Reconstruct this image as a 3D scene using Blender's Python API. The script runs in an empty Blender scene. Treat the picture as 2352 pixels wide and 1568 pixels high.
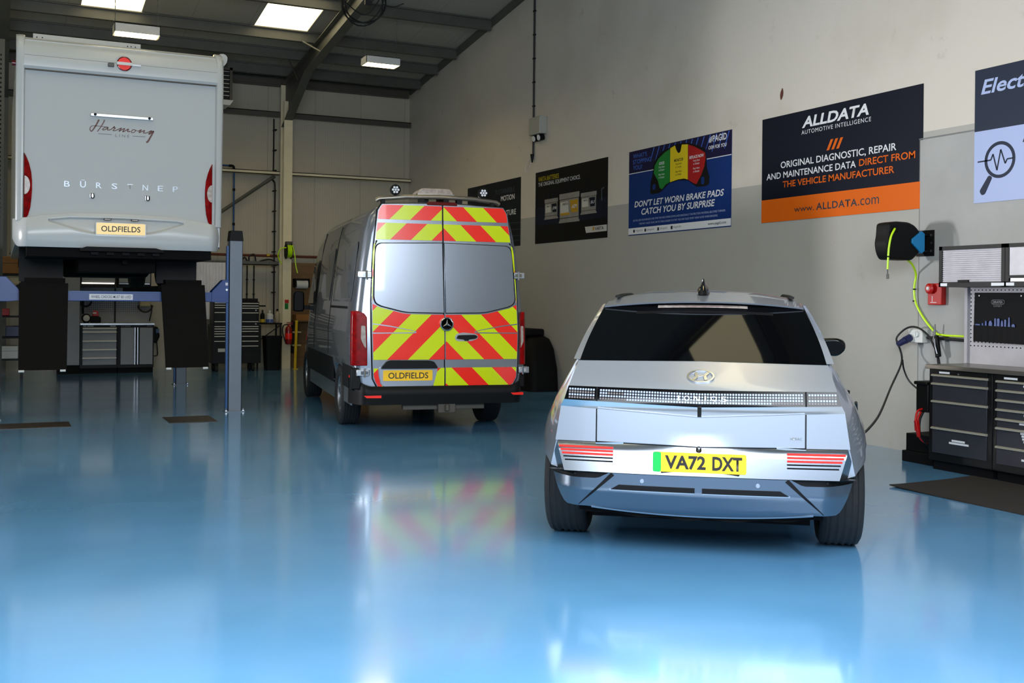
import bpy, bmesh, math, random
from mathutils import Vector, Matrix
random.seed(7)
SC = bpy.context.scene
COL = SC.collection
PI = math.pi

# ------------------------------------------------------------------ camera, world, light, exposure
def make_camera():
    f, yaw, roll = 2481.0, 0.4431, 0.0099
    R = Vector((math.cos(yaw), -math.sin(yaw), 0)); F = Vector((math.sin(yaw), math.cos(yaw), 0)); U = Vector((0, 0, 1))
    cr, sr = math.cos(roll), math.sin(roll)
    R2 = R * cr + U * sr; U2 = U * cr - R * sr
    cd = bpy.data.cameras.new('camera'); co = bpy.data.objects.new('camera', cd); COL.objects.link(co)
    m = Matrix((R2, U2, -F)).transposed().to_4x4(); m.translation = Vector((0, 0, 1.472))
    co.matrix_world = m
    cd.sensor_width = 36.0; cd.sensor_fit = 'HORIZONTAL'; cd.lens = f / 2352 * 36.0
    cd.shift_y = -(784 - 685.1) / 2352.0
    cd.clip_start = 0.05; cd.clip_end = 200
    SC.camera = co
make_camera()
W = bpy.data.worlds.new('world'); SC.world = W; W.use_nodes = True
W.node_tree.nodes['Background'].inputs[0].default_value = (0.62, 0.78, 1.0, 1)
W.node_tree.nodes['Background'].inputs[1].default_value = 1.4
SC.view_settings.view_transform = 'Standard'; SC.view_settings.look = 'None'
SC.view_settings.exposure = 0.0; SC.view_settings.gamma = 1.0; SC.view_settings.use_curve_mapping = False

def area(name, loc, rot, sx, sy, power, col, spread=180):
    d = bpy.data.lights.new(name, 'AREA'); d.shape = 'RECTANGLE'; d.size = sx; d.size_y = sy
    d.energy = power; d.color = col; d.spread = math.radians(spread)
    o = bpy.data.objects.new(name, d); COL.objects.link(o); o.location = loc; o.rotation_euler = rot
    return o
# daylight through the open roller door behind the camera (points to +Y), and through the side door on the left (points to +X)
area('daylight_front_door', (0.4, 0.9, 3.5), (math.radians(90 - 45), 0, 0), 7.2, 2.6, 820, (0.86, 0.93, 1.0))
area('daylight_side_window', (-6.85, 14.8, 2.0), Vector((-14.95, 8.5, -0.9)).to_track_quat('Z', 'Y').to_euler(), 1.3, 1.5, 110, (0.97, 0.97, 1.0), 44)

# ------------------------------------------------------------------ materials
def lin(c):
    if isinstance(c, str):
        c = [int(c[i:i + 2], 16) / 255 for i in (0, 2, 4)]
    return tuple(x / 12.92 if x <= 0.04045 else ((x + 0.055) / 1.055) ** 2.4 for x in c) + (1.0,)
def mat(name, c, rough=0.5, metal=0.0, spec=0.5, coat=0.0, emit=None, es=0.0, noise=0.0, ns=6.0, bump=0.0, bs=60.0, rvar=0.0, stretch=None, trans=0.0, alpha=1.0):
    m = bpy.data.materials.new(name); m.use_nodes = True
    nt = m.node_tree; b = nt.nodes['Principled BSDF']
    b.inputs['Base Color'].default_value = lin(c); b.inputs['Roughness'].default_value = rough
    b.inputs['Metallic'].default_value = metal; b.inputs['Specular IOR Level'].default_value = spec
    b.inputs['Coat Weight'].default_value = coat; b.inputs['Coat Roughness'].default_value = 0.03
    if trans: b.inputs['Transmission Weight'].default_value = trans
    if alpha < 1: b.inputs['Alpha'].default_value = alpha
    if emit:
        b.inputs['Emission Color'].default_value = lin(emit); b.inputs['Emission Strength'].default_value = es
    if noise or bump or rvar:
        tc = nt.nodes.new('ShaderNodeTexCoord'); mp = nt.nodes.new('ShaderNodeMapping')
        nt.links.new(tc.outputs['Object'], mp.inputs[0])
        if stretch: mp.inputs['Scale'].default_value = stretch
        n = nt.nodes.new('ShaderNodeTexNoise'); n.inputs['Scale'].default_value = ns; n.inputs['Detail'].default_value = 6
        nt.links.new(mp.outputs[0], n.inputs['Vector'])
        if noise:
            mx = nt.nodes.new('ShaderNodeMix'); mx.data_type = 'RGBA'; mx.blend_type = 'MULTIPLY'
            r = nt.nodes.new('ShaderNodeMapRange'); r.inputs['To Min'].default_value = 1 - noise; r.inputs['To Max'].default_value = 1 + noise * 0.4
            r.inputs['From Min'].default_value = 0.3; r.inputs['From Max'].default_value = 0.7
            nt.links.new(n.outputs['Fac'], r.inputs['Value'])
            mx.inputs['Factor'].default_value = 1.0; mx.inputs['A'].default_value = lin(c)
            nt.links.new(r.outputs[0], mx.inputs['B']); nt.links.new(mx.outputs['Result'], b.inputs['Base Color'])
        if rvar:
            r2 = nt.nodes.new('ShaderNodeMapRange'); r2.inputs['To Min'].default_value = max(0.01, rough - rvar); r2.inputs['To Max'].default_value = rough + rvar
            r2.inputs['From Min'].default_value = 0.3; r2.inputs['From Max'].default_value = 0.7
            nt.links.new(n.outputs['Fac'], r2.inputs['Value']); nt.links.new(r2.outputs[0], b.inputs['Roughness'])
        if bump:
            n2 = nt.nodes.new('ShaderNodeTexNoise'); n2.inputs['Scale'].default_value = bs; n2.inputs['Detail'].default_value = 3
            nt.links.new(mp.outputs[0], n2.inputs['Vector'])
            bp = nt.nodes.new('ShaderNodeBump'); bp.inputs['Strength'].default_value = bump; bp.inputs['Distance'].default_value = 0.01
            nt.links.new(n2.outputs['Fac'], bp.inputs['Height']); nt.links.new(bp.outputs[0], b.inputs['Normal'])
    return m
def nodes(m): return m.node_tree, m.node_tree.nodes['Principled BSDF']
def math_node(nt, op, a, b=None, c=None):
    n = nt.nodes.new('ShaderNodeMath'); n.operation = op
    for i, x in enumerate((a, b, c)):
        if x is None: continue
        if isinstance(x, (int, float)): n.inputs[i].default_value = x
        else: nt.links.new(x, n.inputs[i])
    return n.outputs[0]
def colmix(nt, fac, a, b):
    mx = nt.nodes.new('ShaderNodeMix'); mx.data_type = 'RGBA'
    nt.links.new(fac, mx.inputs['Factor'])
    for k, v in (('A', a), ('B', b)):
        if isinstance(v, (tuple, str)): mx.inputs[k].default_value = lin(v) if isinstance(v, str) else v
        else: nt.links.new(v, mx.inputs[k])
    return mx.outputs['Result']

white_wall, grey_wall = 'd0c9be', 'aaa8a2'
def wall_material():
    m = mat('painted_blockwork', white_wall, 0.75, spec=0.3, bump=0.25, bs=18)
    nt, b = nodes(m)
    tc = nt.nodes.new('ShaderNodeTexCoord'); sp = nt.nodes.new('ShaderNodeSeparateXYZ'); nt.links.new(tc.outputs['Object'], sp.inputs[0])
    lo = math_node(nt, 'LESS_THAN', sp.outputs['Z'], 2.845)
    near = math_node(nt, 'MULTIPLY', math_node(nt, 'LESS_THAN', sp.outputs['Z'], 3.13), math_node(nt, 'LESS_THAN', sp.outputs['Y'], 9.0))
    grey = math_node(nt, 'MAXIMUM', lo, near)
    n = nt.nodes.new('ShaderNodeTexNoise'); n.inputs['Scale'].default_value = 0.9; n.inputs['Detail'].default_value = 8
    nt.links.new(tc.outputs['Object'], n.inputs['Vector'])
    n2 = nt.nodes.new('ShaderNodeTexNoise'); n2.inputs['Scale'].default_value = 3.1; n2.inputs['Detail'].default_value = 10; n2.inputs['Roughness'].default_value = 0.7
    nt.links.new(tc.outputs['Object'], n2.inputs['Vector'])
    base = colmix(nt, grey, white_wall, grey_wall)
    dirt = nt.nodes.new('ShaderNodeMapRange'); dirt.inputs['From Min'].default_value = 0.5; dirt.inputs['From Max'].default_value = 0.75
    dirt.inputs['To Max'].default_value = 0.28
    nt.links.new(n.outputs['Fac'], dirt.inputs['Value'])
    sc = nt.nodes.new('ShaderNodeMapRange'); sc.inputs['From Min'].default_value = 0.62; sc.inputs['From Max'].default_value = 0.72; sc.inputs['To Max'].default_value = 0.3
    nt.links.new(n2.outputs['Fac'], sc.inputs['Value'])
    c1 = colmix(nt, dirt.outputs[0], base, 'a59a86')
    c2 = colmix(nt, sc.outputs[0], c1, '8d8474')
    nt.links.new(c2, b.inputs['Base Color'])
    return m
def floor_material():
    m = mat('blue_epoxy', '66a0cc', 0.17, spec=0.4, coat=0.7, noise=0.06, ns=1.3, rvar=0.045, bump=0.02, bs=9)
    m.node_tree.nodes['Principled BSDF'].inputs['Coat Roughness'].default_value = 0.10
    return m
def ribbed(name, c, axis, pitch, depth, rough=0.5, metal=0.0, noise=0.05, joint=0.0):
    m = mat(name, c, rough, metal, noise=noise, ns=1.2)
    nt, b = nodes(m)
    tc = nt.nodes.new('ShaderNodeTexCoord'); sp = nt.nodes.new('ShaderNodeSeparateXYZ'); nt.links.new(tc.outputs['Object'], sp.inputs[0])
    v = sp.outputs[axis]
    s = math_node(nt, 'SINE', math_node(nt, 'MULTIPLY', v, 2 * PI / pitch))
    h = math_node(nt, 'MULTIPLY', s, 0.5)
    if joint:
        fr = math_node(nt, 'FRACT', math_node(nt, 'DIVIDE', v, joint))
        j = math_node(nt, 'LESS_THAN', fr, 0.008 / joint)
        old = b.inputs['Base Color'].links[0].from_socket
        nt.links.new(colmix(nt, j, old, '857f72'), b.inputs['Base Color'])
    bp = nt.nodes.new('ShaderNodeBump'); bp.inputs['Strength'].default_value = 1.0; bp.inputs['Distance'].default_value = depth
    nt.links.new(h, bp.inputs['Height']); nt.links.new(bp.outputs[0], b.inputs['Normal'])
    return m
def chevron(name, phase, xs):
    m = mat(name, 'd7e000', 0.22, spec=0.5, coat=0.3)
    nt, b = nodes(m)
    tc = nt.nodes.new('ShaderNodeTexCoord'); sp = nt.nodes.new('ShaderNodeSeparateXYZ'); nt.links.new(tc.outputs['Object'], sp.inputs[0])
    a = math_node(nt, 'ABSOLUTE', math_node(nt, 'SUBTRACT', sp.outputs['X'], xs))
    u = math_node(nt, 'DIVIDE', math_node(nt, 'SUBTRACT', math_node(nt, 'ADD', sp.outputs['Z'], a), phase - 4.49), 0.449)
    f = math_node(nt, 'LESS_THAN', math_node(nt, 'FRACT', u), 0.5)
    nt.links.new(colmix(nt, f, 'cfe000', 'f5291a'), b.inputs['Base Color'])
    return m

M = {}
def setup_mats():
    M['wall'] = wall_material(); M['floor'] = floor_material()
    M['board'] = mat('grey_board', 'a2a2a0', 0.6, noise=0.1, ns=2.5, bump=0.15, bs=30)
    M['clad'] = ribbed('cream_cladding', 'b9b2a0', 'X', 0.05, 0.0012, 0.55, joint=1.0)
    M['roof'] = ribbed('roof_liner', 'a8a59c', 'X', 0.12, 0.0015, 0.55, joint=1.0)
    M['steel'] = mat('galvanised_steel', '585852', 0.5, 0.1, noise=0.15, ns=4)
    M['steel_dark'] = mat('painted_dark_steel', '4a443c', 0.55, 0.0, noise=0.1, ns=4)
    M['cream'] = mat('cream_steel', 'e8dcba', 0.5, noise=0.1, ns=3)
    M['black'] = mat('black_plastic', '0c0c0d', 0.55, spec=0.2); M['blackgloss'] = mat('gloss_black', '050506', 0.06, coat=0.6)
    M['blackmatt'] = mat('matt_black', '08080a', 0.7, spec=0.2); M['rubber'] = mat('rubber', '1d1d1e', 0.75, noise=0.2, ns=40, bump=0.2, bs=120)
    M['under'] = mat('underbody', '060606', 0.8, spec=0.15)
    M['chrome'] = mat('chrome', 'd0d2d4', 0.12, 1.0); M['alu'] = mat('aluminium', 'b9bcc0', 0.32, 1.0)
    M['silver'] = mat('silver_paint', 'abb1bb', 0.30, 0.64, coat=0.8)
    M['satin'] = mat('satin_silver', '868c94', 0.22, 0.92)
    M['vansilver'] = mat('van_silver', '8c929c', 0.26, 0.75, coat=0.6)
    M['white'] = mat('white_gelcoat', 'bcbebd', 0.25, spec=0.4); M['flatwhite'] = mat('flat_white_panel', 'b9bcbc', 0.6, spec=0.12); M['whitematt'] = mat('white_plastic', 'd6d6d2', 0.5)
    M['glass'] = mat('dark_glass', '030304', 0.03, spec=0.3); M['lightbar'] = mat('light_bar_black', '060607', 0.15, spec=0.25)
    M['red'] = mat('red_lens', '8a0306', 0.25, spec=0.15, noise=0.5, ns=18); M['redplastic'] = mat('red_plastic', 'b8120f', 0.35); M['darkred'] = mat('dark_red_lens', '5b0508', 0.1, coat=0.5)
    M['clearlens'] = mat('clear_lens', 'a89a90', 0.25, spec=0.4, noise=0.35, ns=30)
    M['redrefl'] = mat('red_reflector', 'ff2a1e', 0.3)
    M['plate'] = mat('plate_yellow', 'ffc71a', 0.3, coat=0.3); M['green'] = mat('plate_green', '19b34b', 0.3)
    M['ink'] = mat('black_ink', '1a1612', 0.5); M['brown'] = mat('brown_vinyl', '5a2a1e', 0.45); M['greyink'] = mat('grey_vinyl', '6d6f70', 0.5)
    M['blue'] = mat('blue_steel', '163c7c', 0.4, noise=0.15, ns=5); M['greypost'] = mat('grey_steel_paint', '727c88', 0.45, noise=0.06, ns=5)
    M['ramp'] = mat('black_tread_plate', '13100d', 0.7, spec=0.08, bump=0.6, bs=55)
    M['navy'] = mat('navy_print', '070d20', 0.45, spec=0.15); M['navy2'] = mat('slate_print', '222b3d', 0.45, spec=0.15); M['orange'] = mat('orange_print', 'd9620f', 0.45, spec=0.15); M['paper'] = mat('white_print', 'dfe0e4', 0.45, spec=0.15)
    M['pale'] = mat('pale_blue_print', 'a8b6dc', 0.4, spec=0.15); M['blueprint'] = mat('blue_print', '0d2f6e', 0.4, spec=0.15); M['inknavy'] = mat('navy_ink', '141a2c', 0.5)
    M['vblack'] = mat('black_print', '090a0e', 0.4, spec=0.15, noise=0.3, ns=2); M['vblue'] = mat('dark_blue_print', '11182b', 0.4, spec=0.15, noise=0.4, ns=5)
    M['dteal'] = mat('dark_teal_print', '121b22', 0.4, spec=0.15, noise=0.6, ns=2.2); M['yellowink'] = mat('yellow_ink', 'c9b400', 0.5)
    M['gold'] = mat('gold_print', 'b88d10', 0.5); M['batt'] = mat('battery_grey_print', '8f8c86', 0.5, spec=0.15, noise=0.2, ns=6); M['battlight'] = mat('battery_light_print', 'c4c2bc', 0.5)
    M['pgreen'] = mat('green_print', '1d7a34', 0.45, spec=0.15); M['pyellow'] = mat('yellow_print', 'e0c522', 0.45, spec=0.15); M['pred'] = mat('red_print', 'a51c20', 0.45, spec=0.15); M['purple'] = mat('dark_purple_print', '141239', 0.45, spec=0.15); M['cyanink'] = mat('blue_ink', '2f63c8', 0.5); M['dimink'] = mat('dim_ink', '3a4650', 0.5)
    M['hose'] = mat('lime_hose', 'c6f000', 0.4); M['reelblue'] = mat('blue_plastic', '1480b8', 0.4)
    M['cabinet'] = mat('charcoal_cabinet', '2d2e36', 0.5, noise=0.08, ns=6); M['cabblack'] = mat('black_cabinet', '0b0b0d', 0.5, spec=0.3)
    M['worktop'] = mat('steel_worktop', '8b857c', 0.3, 0.8, noise=0.1, ns=5); M['peg'] = mat('pegboard_grey', 'a6a3a8', 0.5, noise=0.08, ns=8)
    M['flap'] = mat('silver_flap', 'c9c5cb', 0.45, noise=0.12, ns=7); M['shutter'] = ribbed('silver_shutter', 'cfd0da', 'Z', 0.0188, 0.004, 0.4, 0.2)
    M['mat'] = mat('brown_black_mat', '2a241f', 0.85, noise=0.3, ns=4, stretch=(1, 8, 1)); M['cord'] = mat('black_cord', '101114', 0.5)
    M['handle'] = mat('handle_silver', 'cfc8b4', 0.4, 0.5); M['brightbar'] = mat('bright_bar', 'f0ecdf', 0.35); M['letter'] = mat('letter_silver', '858b92', 0.3, 0.5)  # brightbar: pale colour stands in for lamplight reflected by the handles
    M['greybox'] = mat('grey_housing', 'a8a8a0', 0.5); M['chevyellow'] = mat('film_yellow', 'cfe000', 0.22, coat=0.3); M['chevred'] = mat('film_red', 'f5291a', 0.22, coat=0.3); M['bumper'] = mat('bumper_satin', '78808a', 0.25, 0.9)  # bumper is the satin darkened, standing in for the shaded floor it reflects
    M['mgrey'] = mat('mid_grey_cabinet', '989ba2', 0.45, noise=0.05, ns=4)
    M['skylight'] = mat('skylight_sheet', 'fff4d0', 0.5, emit='fff0c0', es=2.8); M['tube'] = mat('lamp_diffuser', 'fff4d8', 0.4, emit='ffdc9c', es=48.0)
    M['stripglow'] = mat('glowing_strip', 'ffffff', 0.4, emit='fff2d8', es=2.5)  # cupboard handle strip, no lamp: its lit look is put in as glow
    M['ply'] = mat('plywood', '7a5a34', 0.6, noise=0.2, ns=3, stretch=(1, 1, 6)); M['card'] = mat('cardboard', '96652f', 0.7, noise=0.1, ns=5); M['beige'] = mat('beige_box', 'c7b78e', 0.6)
    M['yellow'] = mat('yellow_paint', 'd9b50a', 0.45); M['pipe'] = mat('red_oxide_pipe', '5e2418', 0.5); M['bluepipe'] = mat('blue_pipe', '1f4f86', 0.4)
    M['exting'] = mat('extinguisher_red', '8c100c', 0.3, coat=0.3); M['bluecup'] = mat('navy_plug', '1c2350', 0.4); M['tool'] = mat('blue_handle', '0e3476', 0.4)
    M['bottle'] = mat('white_bottle', 'd8dad8', 0.35); M['bluefluid'] = mat('blue_fluid', '4a63a8', 0.3); M['tan'] = mat('tan_bottle', 'a89c86', 0.4)
    M['curtain'] = mat('pale_sheet', 'f2f0f6', 0.5, noise=0.1, ns=3); M['recess'] = mat('brown_plate', '4a4038', 0.4, 0.4, noise=0.15, ns=6)
    M['chevlow'] = chevron('chevron_low', 0.78, 0.058); M['chevtop'] = chevron('chevron_top', 2.445, 0.03)
    M['pixel'] = mat('pixel_lens', '9aa2b6', 0.4); M['pixeldim'] = mat('pixel_lens_dim', '655e5e', 0.4)
setup_mats()
# ------------------------------------------------------------------ mesh helpers
class MB:
    def __init__(s): s.v = []; s.f = []; s.m = []
    def add(s, vs, fs, mi=0):
        o = len(s.v); s.v += [tuple(v) for v in vs]; s.f += [tuple(i + o for i in f) for f in fs]; s.m += [mi] * len(fs); return s
    def box(s, a, b, mi=0):
        x0, y0, z0 = a; x1, y1, z1 = b
        return s.add([(x0, y0, z0), (x1, y0, z0), (x1, y1, z0), (x0, y1, z0), (x0, y0, z1), (x1, y0, z1), (x1, y1, z1), (x0, y1, z1)],
                     [(0, 3, 2, 1), (4, 5, 6, 7), (0, 1, 5, 4), (1, 2, 6, 5), (2, 3, 7, 6), (3, 0, 4, 7)], mi)
    def cbox(s, c, d, mi=0):
        return s.box([c[i] - d[i] / 2 for i in range(3)], [c[i] + d[i] / 2 for i in range(3)], mi)
    def prism(s, pts, ax, lo, hi, mi=0):
        n = len(pts)
        def P(p, t): return {'x': (t, p[0], p[1]), 'y': (p[0], t, p[1]), 'z': (p[0], p[1], t)}[ax]
        return s.add([P(p, lo) for p in pts] + [P(p, hi) for p in pts],
                     [tuple(range(n)), tuple(range(2 * n - 1, n - 1, -1))] + [(i, (i + 1) % n, n + (i + 1) % n, n + i) for i in range(n)], mi)
    def tube(s, pts, r, n=8, closed=False, mi=0, flat=1.0):
        pts = [Vector(p) for p in pts]; k = len(pts); rings = []
        up = Vector((0, 0, 1)); nrm = None
        for i, p in enumerate(pts):
            if closed: t = (pts[(i + 1) % k] - pts[i - 1])
            else: t = pts[min(i + 1, k - 1)] - pts[max(i - 1, 0)]
            t.normalize()
            if nrm is None:
                nrm = t.cross(up)
                if nrm.length < 0.05: nrm = t.cross(Vector((1, 0, 0)))
                nrm.normalize()
            else:
                nrm = nrm - t * nrm.dot(t)
                nrm.normalize()
            b = t.cross(nrm); rr = r(i / (k - 1)) if callable(r) else r
            rings.append([p + (nrm * math.cos(2 * PI * j / n) + b * math.sin(2 * PI * j / n) * flat) * rr for j in range(n)])
        return s.loft(rings, caps=not closed, loop=closed, mi=mi)
    def cyl(s, p0, p1, r, n=20, r2=None, mi=0):
        p0, p1 = Vector(p0), Vector(p1); t = (p1 - p0).normalized(); a = t.orthogonal().normalized(); b = t.cross(a); r2 = r if r2 is None else r2
        R = lambda p, q: [p + (a * math.cos(2 * PI * j / n) + b * math.sin(2 * PI * j / n)) * q for j in range(n)]
        return s.loft([R(p0, r), R(p1, r2)], mi=mi)
    def lathe(s, prof, c, ax, n=32, mi=0, closed=False):
        c = Vector(c); t = Vector(ax).normalized(); a = t.orthogonal().normalized(); b = t.cross(a)
        rings = [[c + t * h + (a * math.cos(2 * PI * j / n) + b * math.sin(2 * PI * j / n)) * r for j in range(n)] for r, h in prof]
        return s.loft(rings, caps=not closed, loop=closed, mi=mi)
    def loft(s, rings, caps=True, loop=False, mi=0, ring=True):
        n = len(rings[0]); k = len(rings); o = [p for r in rings for p in r]; fs = []
        for i in range(k if loop else k - 1):
            a, b = i * n, ((i + 1) % k) * n
            for j in range(n if ring else n - 1): fs.append((a + j, a + (j + 1) % n, b + (j + 1) % n, b + j))
        if caps and ring: fs += [tuple(range(n - 1, -1, -1)), tuple(range((k - 1) * n, k * n))]
        return s.add(o, fs, mi)
    def patch(s, fn, nu, nv, depth=0.0, dirv=(0, 1, 0), mi=0):
        """grid fn(u,v)->point, optionally thickened along dirv"""
        g = [[Vector(fn(i / nu, j / nv)) for i in range(nu + 1)] for j in range(nv + 1)]
        W_ = nu + 1; vs = [p for r in g for p in r]; fs = [(j * W_ + i, j * W_ + i + 1, (j + 1) * W_ + i + 1, (j + 1) * W_ + i) for j in range(nv) for i in range(nu)]
        if depth:
            d = Vector(dirv) * depth; N = len(vs); vs2 = vs + [p + d for p in vs]
            fs2 = fs + [tuple(x + N for x in reversed(f)) for f in fs]
            bd = [i for i in range(W_)] + [j * W_ + nu for j in range(1, nv + 1)] + [nv * W_ + i for i in range(nu - 1, -1, -1)] + [j * W_ for j in range(nv - 1, 0, -1)]
            fs2 += [(bd[(i + 1) % len(bd)], bd[i], bd[i] + N, bd[(i + 1) % len(bd)] + N) for i in range(len(bd))]
            return s.add(vs2, fs2, mi)
        return s.add(vs, fs, mi)
    def xf(s, mtx, start=0):
        for i in range(start, len(s.v)): s.v[i] = tuple(mtx @ Vector(s.v[i]))
        return s
    def build(s, name, mats, parent=None, bevel=0.0, seg=2, ang=35, flat=False, subd=0):
        me = bpy.data.meshes.new(name); me.from_pydata(s.v, [], s.f)
        for m in (mats if isinstance(mats, (list, tuple)) else [mats]): me.materials.append(M[m] if isinstance(m, str) else m)
        for p, mi in zip(me.polygons, s.m): p.material_index = mi
        bm = bmesh.new(); bm.from_mesh(me); bmesh.ops.remove_doubles(bm, verts=bm.verts, dist=1e-5); bmesh.ops.recalc_face_normals(bm, faces=bm.faces); bm.to_mesh(me); bm.free()
        if not flat:
            for p in me.polygons: p.use_smooth = True
            me.set_sharp_from_angle(angle=math.radians(ang))
        o = bpy.data.objects.new(name, me); COL.objects.link(o)
        if parent: o.parent = parent
        if bevel:
            b = o.modifiers.new('bevel', 'BEVEL'); b.width = bevel; b.segments = seg; b.limit_method = 'ANGLE'; b.angle_limit = math.radians(40)
        if subd:
            b = o.modifiers.new('subd', 'SUBSURF'); b.levels = subd; b.render_levels = subd
        return o

def tag(o, label, cat, group=None):
    o['label'] = label; o['category'] = cat
    if group: o['group'] = group
    return o
def thing(name, label, cat, loc=(0, 0, 0), rz=0.0, group=None):
    o = bpy.data.objects.new(name, None); COL.objects.link(o); o.location = loc; o.rotation_euler = (0, 0, rz); o.empty_display_size = 0.1
    return tag(o, label, cat, group)
def struct(o): o['kind'] = 'structure'; return o
def lab(o, label): o['label'] = label; return o
def rrect(x0, z0, x1, z1, r, n=5):
    pts = []
    for cx, cz, a0 in ((x1 - r, z0 + r, -90), (x1 - r, z1 - r, 0), (x0 + r, z1 - r, 90), (x0 + r, z0 + r, 180)):
        for i in range(n + 1):
            a = math.radians(a0 + 90 * i / n); pts.append((cx + r * math.cos(a), cz + r * math.sin(a)))
    return pts
def roundpoly(pts, r, n=4):
    out = []; k = len(pts)
    for i in range(k):
        p, a, b = Vector(pts[i]), Vector(pts[i - 1]), Vector(pts[(i + 1) % k])
        ri = r[i] if isinstance(r, (list, tuple)) else r
        d1 = (a - p); d2 = (b - p); q = min(ri, d1.length * 0.48, d2.length * 0.48)
        if q < 1e-4: out.append(tuple(p)); continue
        p1 = p + d1.normalized() * q; p2 = p + d2.normalized() * q
        for j in range(n + 1):
            t = j / n; out.append(tuple(p1 * (1 - t) ** 2 + p * 2 * t * (1 - t) + p2 * t * t))
    return out
def smooth_path(pts, n=8):
    pts = [Vector(p) for p in pts]; out = []
    for i in range(len(pts) - 1):
        p0, p1, p2, p3 = pts[max(i - 1, 0)], pts[i], pts[i + 1], pts[min(i + 2, len(pts) - 1)]
        for j in range(n):
            t = j / n
            out.append(0.5 * ((2 * p1) + (p2 - p0) * t + (2 * p0 - 5 * p1 + 4 * p2 - p3) * t * t + (3 * p1 - p0 - 3 * p2 + p3) * t ** 3))
    return out + [pts[-1]]
def text(name, body, m, parent, O, R, U, cx, cy, w, h, lift=0.002, bold=0.0, shear=0.0, spacing=1.0, align='C'):
    """flat lettering fitted to a w x h box centred at (cx, cy) on the plane O + R*u + U*v"""
    c = bpy.data.curves.new(name, 'FONT'); c.body = body; c.size = 1.0; c.offset = bold; c.shear = shear; c.space_character = spacing; c.resolution_u = 3
    t = bpy.data.objects.new(name + '_tmp', c); COL.objects.link(t)
    dg = bpy.context.evaluated_depsgraph_get(); me = bpy.data.meshes.new_from_object(t.evaluated_get(dg))
    bpy.data.objects.remove(t); bpy.data.curves.remove(c)
    xs = [v.co.x for v in me.vertices]; ys = [v.co.y for v in me.vertices]
    x0, x1, y0, y1 = min(xs), max(xs), min(ys), max(ys)
    O, R, U = Vector(O), Vector(R), Vector(U); N = R.cross(U)
    sx = w / (x1 - x0); sy = h / (y1 - y0)
    for v in me.vertices:
        a = (v.co.x - (x0 + x1) / 2) * sx + cx; b = (v.co.y - (y0 + y1) / 2) * sy + cy
        v.co = O + R * a + U * b + N * lift
    me.name = name; me.materials.clear(); me.materials.append(M[m]); 
    for p in me.polygons: p.material_index = 0
    o = bpy.data.objects.new(name, me); COL.objects.link(o); o.parent = parent
    return o
class Plane:
    """2-D drawing on a plane: polygons as thin plates"""
    def __init__(s, O, R, U): s.O, s.R, s.U = Vector(O), Vector(R), Vector(U); s.N = s.R.cross(s.U)
    def P(s, u, v, l=0.0): return s.O + s.R * u + s.U * v + s.N * l
    def poly(s, mb, pts, lo, hi, mi=0):
        n = len(pts)
        return mb.add([s.P(u, v, lo) for u, v in pts] + [s.P(u, v, hi) for u, v in pts], [tuple(range(n)), tuple(range(2 * n - 1, n - 1, -1))] + [(i, (i + 1) % n, n + (i + 1) % n, n + i) for i in range(n)], mi)
    def rect(s, mb, u0, v0, u1, v1, lo, hi, mi=0): return s.poly(mb, [(u0, v0), (u1, v0), (u1, v1), (u0, v1)], lo, hi, mi)
    def line(s, mb, pts, w, lo, hi, mi=0):
        for (a, b), (c, d) in zip(pts[:-1], pts[1:]):
            t = Vector((c - a, d - b)); t.normalize(); n = Vector((-t.y, t.x)) * w / 2
            s.poly(mb, [(a - n.x, b - n.y), (c - n.x, d - n.y), (c + n.x, d + n.y), (a + n.x, b + n.y)], lo, hi, mi)
        return mb
    def ring(s, mb, cu, cv, r0, r1, lo, hi, n=40, ru=1.0, mi=0):
        a = [(math.cos(2 * PI * i / n), math.sin(2 * PI * i / n)) for i in range(n)]
        vs = [s.P(cu + c * r * ru, cv + q * r, l) for r in (r0, r1) for l in (lo, hi) for c, q in a]
        fs = []
        for i in range(n):
            j = (i + 1) % n
            fs += [(n + i, n + j, 3 * n + j, 3 * n + i), (2 * n + i, 2 * n + j, 3 * n + j, 3 * n + i), (i, j, n + j, n + i), (i, j, 2 * n + j, 2 * n + i)]
        return mb.add(vs, fs, mi)
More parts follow.
